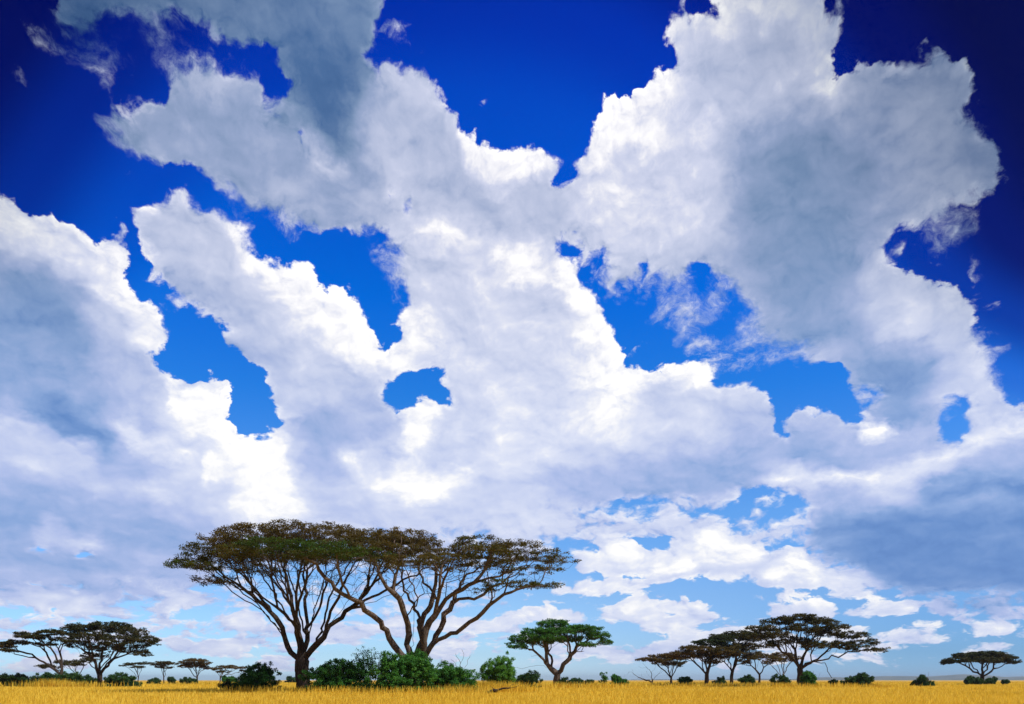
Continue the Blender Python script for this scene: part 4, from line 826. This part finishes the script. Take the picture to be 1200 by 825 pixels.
# ----------------------------------------------------------------------------------------------
# bushes (width and height in metres at their own distance)
bush('dark round bush left of the tallest acacia', 305, 87, 201, 6.4, 4.0, LEAF_BUSH, n=460, tint=.12)
bush('low brownish scrub left of the dark round bush', 271, 89, 202, 3.3, 1.8, LEAF_SHRUB, n=90, tint=.2, leaf=.18)
bush('dark bushy thicket immediately right of the tallest acacia trunk', 393, 81, 203, 7.4, 4.7, LEAF_BUSH, n=620, tint=.32, lobes=7)
bush('tall airy bush with gaps behind the thickets of the big pair', 434, 84, 204, 5.2, 6.2, LEAF_BUSH, n=240, tint=.35, per=22, lobes=6, lift=.3)
bush('bright green thicket in front of the leaning acacia', 474, 76, 205, 7.2, 5.2, LEAF_BUSH, n=680, tint=.55, lobes=7)
bush('ragged green bush right of the bright thicket, with thin twigs on top', 527, 77, 206, 6.6, 4.3, LEAF_BUSH, n=500, tint=.48, lobes=6)
bush('round light green bush on short stems left of the lone green acacia', 583, 90, 207, 4.8, 5.4, LEAF_BUSH, n=380, tint=.86, lobes=6, lift=.22)
bush('dark bush under the low bare branch of the green acacia', 618, 126, 208, 5.8, 3.3, LEAF_SHRUB, n=170, leaf=.24, spread=.38)
bush('low dark bush against the trunk of the green acacia', 668, 132, 209, 4.4, 2.5, LEAF_SHRUB, n=110, leaf=.24, spread=.36)
bush('smallest low bush right of the green acacia', 688, 134, 210, 2.8, 2.0, LEAF_SHRUB, n=60, leaf=.24, spread=.34)
bush('thin upright sapling left of a small round bush in the open gap', 709, 150, 211, 2.5, 4.0, LEAF_BUSH, cat='sapling', n=46, per=24, tint=.35, leaf=.24, lift=.25)
bush('small round green bush beside the sapling in the open gap', 726, 150, 212, 3.8, 3.3, LEAF_BUSH, n=120, tint=.4, leaf=.25, spread=.36)
bush('small bush at the foot of the rusty crowned acacia, on its left', 801, 180, 213, 3.9, 3.1, LEAF_BUSH, n=80, tint=.35, leaf=.28, spread=.4)
bush('low bush between the second and third trunks of the right-hand stand', 843, 178, 214, 3.9, 2.4, LEAF_SHRUB, n=80, leaf=.28, spread=.4)
bush('wide low bush at the foot of the slim curved acacia', 879, 172, 215, 5.5, 2.9, LEAF_SHRUB, n=120, leaf=.28, spread=.42)
bush('bush behind the trunk of the big acacia in the right-hand stand, on its left', 914, 168, 216, 4.4, 3.4, LEAF_SHRUB, n=110, leaf=.28, spread=.4, tint=.6)
bush('round green bush right of the big acacia trunk in the right-hand stand', 954, 140, 217, 5.1, 4.1, LEAF_BUSH, n=200, tint=.3, leaf=.25, spread=.36)
bush('wide dark mound-shaped bush alone in the grass right of the right-hand stand', 1007, 145, 218, 7.1, 3.2, LEAF_SHRUB, n=230, leaf=.26, spread=.4, lobes=8)
bush('small low bush left of the wide dark mound-shaped bush', 977, 150, 219, 2.0, 2.0, LEAF_SHRUB, n=40, leaf=.25)
bush('small dark bush with one dead twig sticking up, alone near the right edge', 1081, 170, 220, 4.6, 3.1, LEAF_SHRUB, n=120, leaf=.28, spread=.4)
bush('dark bush under the left side of the solitary dome acacia', 1142, 226, 221, 5.3, 3.1, LEAF_SHRUB, n=120, leaf=.34, spread=.5)
bush('bush under the right side of the solitary dome acacia', 1162, 229, 222, 3.7, 2.9, LEAF_SHRUB, n=80, leaf=.34, spread=.5)
bush('tiny bush just right of the solitary dome acacia', 1178, 232, 223, 2.5, 2.0, LEAF_SHRUB, n=40, leaf=.34, spread=.45)
bush('dark bush at the left edge of the plain', 16, 150, 224, 6.7, 3.7, LEAF_SHRUB, n=200, leaf=.26, spread=.4)
bush('dark bush under the open spreading acacia, on its left', 52, 146, 225, 5.5, 3.2, LEAF_SHRUB, n=150, leaf=.26, spread=.4, tint=.6)
bush('leafy bush right against the trunk of the open spreading acacia', 80, 147, 226, 5.5, 3.8, LEAF_SHRUB, n=170, leaf=.26, spread=.4, tint=.75)
bush('wide dark bush right of the dense acacia trunk in the left stand', 141, 152, 227, 6.9, 3.7, LEAF_SHRUB, n=220, leaf=.26, spread=.4)
bush('low bush left of the dense acacia trunk in the left stand', 104, 153, 228, 3.9, 2.8, LEAF_SHRUB, n=80, leaf=.26, spread=.4)
bush('low dark bush left of the second small flat-topped acacia', 179, 255, 229, 5.1, 2.8, LEAF_SHRUB, n=90, leaf=.36, spread=.5)
bush('low dark bush right of the second small flat-topped acacia', 201, 262, 230, 3.7, 3.3, LEAF_SHRUB, n=70, leaf=.36, spread=.5)
bush('low dark bush at the foot of the small brown-crowned acacia', 220, 245, 231, 5.8, 3.0, LEAF_SHRUB, n=100, leaf=.36, spread=.5)
bush('tiny far tree-like bush seen just left of the tallest trunk', 342, 420, 232, 6.9, 4.1, LEAF_SHRUB, n=60, leaf=.6, spread=.8, lift=.35)
bush('sparse scrub beside the pale-topped straggly acacia', 268, 220, 233, 5.3, 2.9, LEAF_BUSH, n=80, leaf=.34, spread=.5, tint=.3)

# dead wood
def dead_wood(name, label, cat, d, seed, base, limbs, r, mat, part='branches'):
    p = Plant(seed); b = px(base[0], HZ, d); b[2] = 0
    for k, l in enumerate(limbs):
        p.path([np.maximum(px(x, y, d + o), [-1e9, -1e9, .05]) for x, y, o in l], k, .35, .35)
    p.drawn = len(p.par); p.radii(r, .018)
    V, q, tr = p.tubes(lambda l, rr, f: 's', 1.1, .5)['s']
    o = make_mesh(name, V - b, q, tr, mat); o.location = tuple(b); o['label'] = label; o['category'] = cat; return o
dead_wood('dead_tree', 'bare grey dead shrub with crooked branches below the low brown-topped acacia', 'dead tree', 186, 301, (764, 798),
  [[(764.5, 803, 0), (764.5, 797, 0), (763, 788, 0), (758, 782, 0), (753, 777, .3)], [(763, 788, 0), (768, 782, 0), (767, 776, .2)], [(764.5, 797, 0), (772, 789, .4), (776, 782, .6), (775, 775, .6)], [(772, 789, .4), (779, 786, 0), (786, 780, 0)], [(758, 782, 0), (753, 783, 0), (749, 781, 0)], [(764.5, 797, 0), (759, 790, -.5), (757, 786, -.6)]], .17, BARK_DARK)
dead_wood('fallen_branch', 'fallen dead branch curling up from the grass left of the bare dead shrub', 'fallen branch', 182, 302, (748, 798),
  [[(764, 799, 0), (756, 796.5, 0), (749, 794, 0), (743, 790, .2), (739, 787, .2), (735, 790, .2)], [(749, 794, 0), (745, 796, -.4), (739, 797, -.6)], [(743, 790, .2), (741, 785, .3)], [(756, 796.5, 0), (752, 793, .5), (752, 790, .6)]], .16, BARK_DARK)
dead_wood('fallen_log', 'dark fallen log lying in the dry grass below the round light green bush', 'log', 74, 303, (592, 806),
  [[(572, 812, .6), (582, 809, .2), (594, 807, 0), (604, 805, -.3), (607, 803, -.3)], [(594, 807, 0), (600, 803, .4), (603, 802, .5)], [(582, 809, .2), (578, 805, .6), (575, 804, .8)]], .18, BARK_DARK)
dead_wood('dead_twigs', 'thin bare twigs poking up behind the ragged green bush', 'dead branches', 79, 304, (541, 806),
  [[(541, 812, 0), (542, 790, 0), (539, 776, 0), (533, 766, 0)], [(542, 790, 0), (548, 775, .3), (552, 768, .4)], [(539, 776, 0), (544, 766, .2), (541, 761, .2)], [(542, 790, 0), (533, 778, .4), (529, 772, .5)]], .06, BARK_GREY)
dead_wood('dead_twig', 'single dead twig standing out of the small dark bush near the right edge', 'dead branches', 169, 305, (1086, 798),
  [[(1084, 806, 0), (1087, 795, 0), (1088.5, 787, 0)], [(1087, 794, 0), (1084, 790, .2)]], .08, BARK_GREY)

# ----------------------------------------------------------------------------------------------
# the dry grass: blades from the front edge of the view out to where they merge
def build_grass():
    rg = np.random.default_rng(5); n = 620000
    d = 21 * (700 / 21) ** rg.random(n); x = rg.uniform(-.72, .72, n) * d
    # clumping
    cl = .5 + .5 * np.sin(x * .9 + np.sin(d * .7) * 2) * np.sin(d * 1.1 + np.sin(x * .5) * 2)
    keep = rg.random(n) < .55 + .45 * cl; d = d[keep]; x = x[keep]; n = len(d)
    big = .5 + .5 * np.sin(x * .11 + 1.3 * np.sin(d * .05)) * np.sin(d * .09 + 1.1 * np.sin(x * .07))
    h = .44 * rg.uniform(.45, 1.35, n) * (.8 + .35 * big); gr = np.zeros(n)
    w_ = .003 + d * .00040 * rg.uniform(.7, 1.4, n)
    # taller, paler tufts round the bushes and under the trees
    X2 = []; D2 = []; H2 = []; G2 = []
    for cx, cd, sx, sd, m, hh, g in [(570, 84, 3.2, 3, 1500, 1.35, .12), (600, 88, 2.5, 3, 700, 1.15, .08), (540, 75, 2.5, 2, 500, 1.1, .2), (480, 72, 5, 1.2, 700, .95, .15), (395, 77, 5, 1.4, 600, .95, .1), (660, 130, 9, 3, 1500, 1.2, .12), (300, 82, 5, 1.6, 500, .95, .1), (75, 143, 7, 2, 900, 1.35, .25), (60, 141, 3, 1.5, 500, 1.7, .2), (880, 160, 16, 5, 1600, 1.05, .15), (940, 138, 8, 2, 700, 1.1, .1), (1010, 142, 7, 2, 600, 1.0, .1), (350, 84, 3, 1.5, 300, .9, .1), (800, 178, 10, 3, 700, 1.1, .15), (720, 147, 6, 3, 500, 1.0, .15), (250, 200, 12, 5, 600, 1.1, .2)]:
        xx_ = (cx - 600) / FPX * cd
        X2.append(rg.normal(xx_, sx * .6, m)); D2.append(rg.normal(cd, sd * .6, m)); H2.append(hh * rg.uniform(.6, 1.2, m)); G2.append(np.full(m, g) * rg.uniform(0, 2, m))
    x = np.concatenate([x] + X2); d = np.concatenate([d] + D2); h = np.concatenate([h] + H2); gr = np.concatenate([gr] + G2); n2 = len(x)
    w_ = np.concatenate([w_, .008 + d[n:] * .00045]); n = n2
    a = rg.uniform(0, 6.28, n); lean = h * np.abs(rg.normal(.22, .16, n)); wind = .10 * h
    fx = np.cos(a + 1.57) * w_ * .5; fy = np.sin(a + 1.57) * w_ * .5
    b = np.stack([x, d, np.full(n, -.02)], 1); s_ = np.stack([fx, fy, np.zeros(n)], 1)
    mid = b + np.stack([np.cos(a) * lean * .35 + wind * .3, np.sin(a) * lean * .35, h * .6], 1)
    tip = b + np.stack([np.cos(a) * lean + wind, np.sin(a) * lean, h], 1)
    V = np.stack([b - s_, b + s_, mid + s_ * 1.1, mid - s_ * 1.1, tip], 1).reshape(-1, 3)
    k = np.arange(n) * 5
    q = np.stack([k, k + 1, k + 2, k + 3], 1); t = np.stack([k + 3, k + 2, k + 4], 1)
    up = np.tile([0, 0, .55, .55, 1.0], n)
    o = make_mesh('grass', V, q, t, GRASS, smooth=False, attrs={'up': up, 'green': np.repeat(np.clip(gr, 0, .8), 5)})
    o['kind'] = 'stuff'; o['label'] = 'golden dry savanna grass'
build_grass()

# ----------------------------------------------------------------------------------------------
# sun: high, from the right and a little beyond the trees
sd_ = bpy.data.lights.new('sun', 'SUN'); sd_.energy = 4.9; sd_.angle = math.radians(.55); sd_.color = (1.0, .955, .87)
so = bpy.data.objects.new('sun', sd_); col.objects.link(so)
dirn = Vector((math.sin(SUN_AZ) * math.cos(SUN_EL), math.cos(SUN_AZ) * math.cos(SUN_EL), math.sin(SUN_EL)))
so.rotation_euler = dirn.to_track_quat('Z', 'Y').to_euler(); so.location = (60, 20, 90)
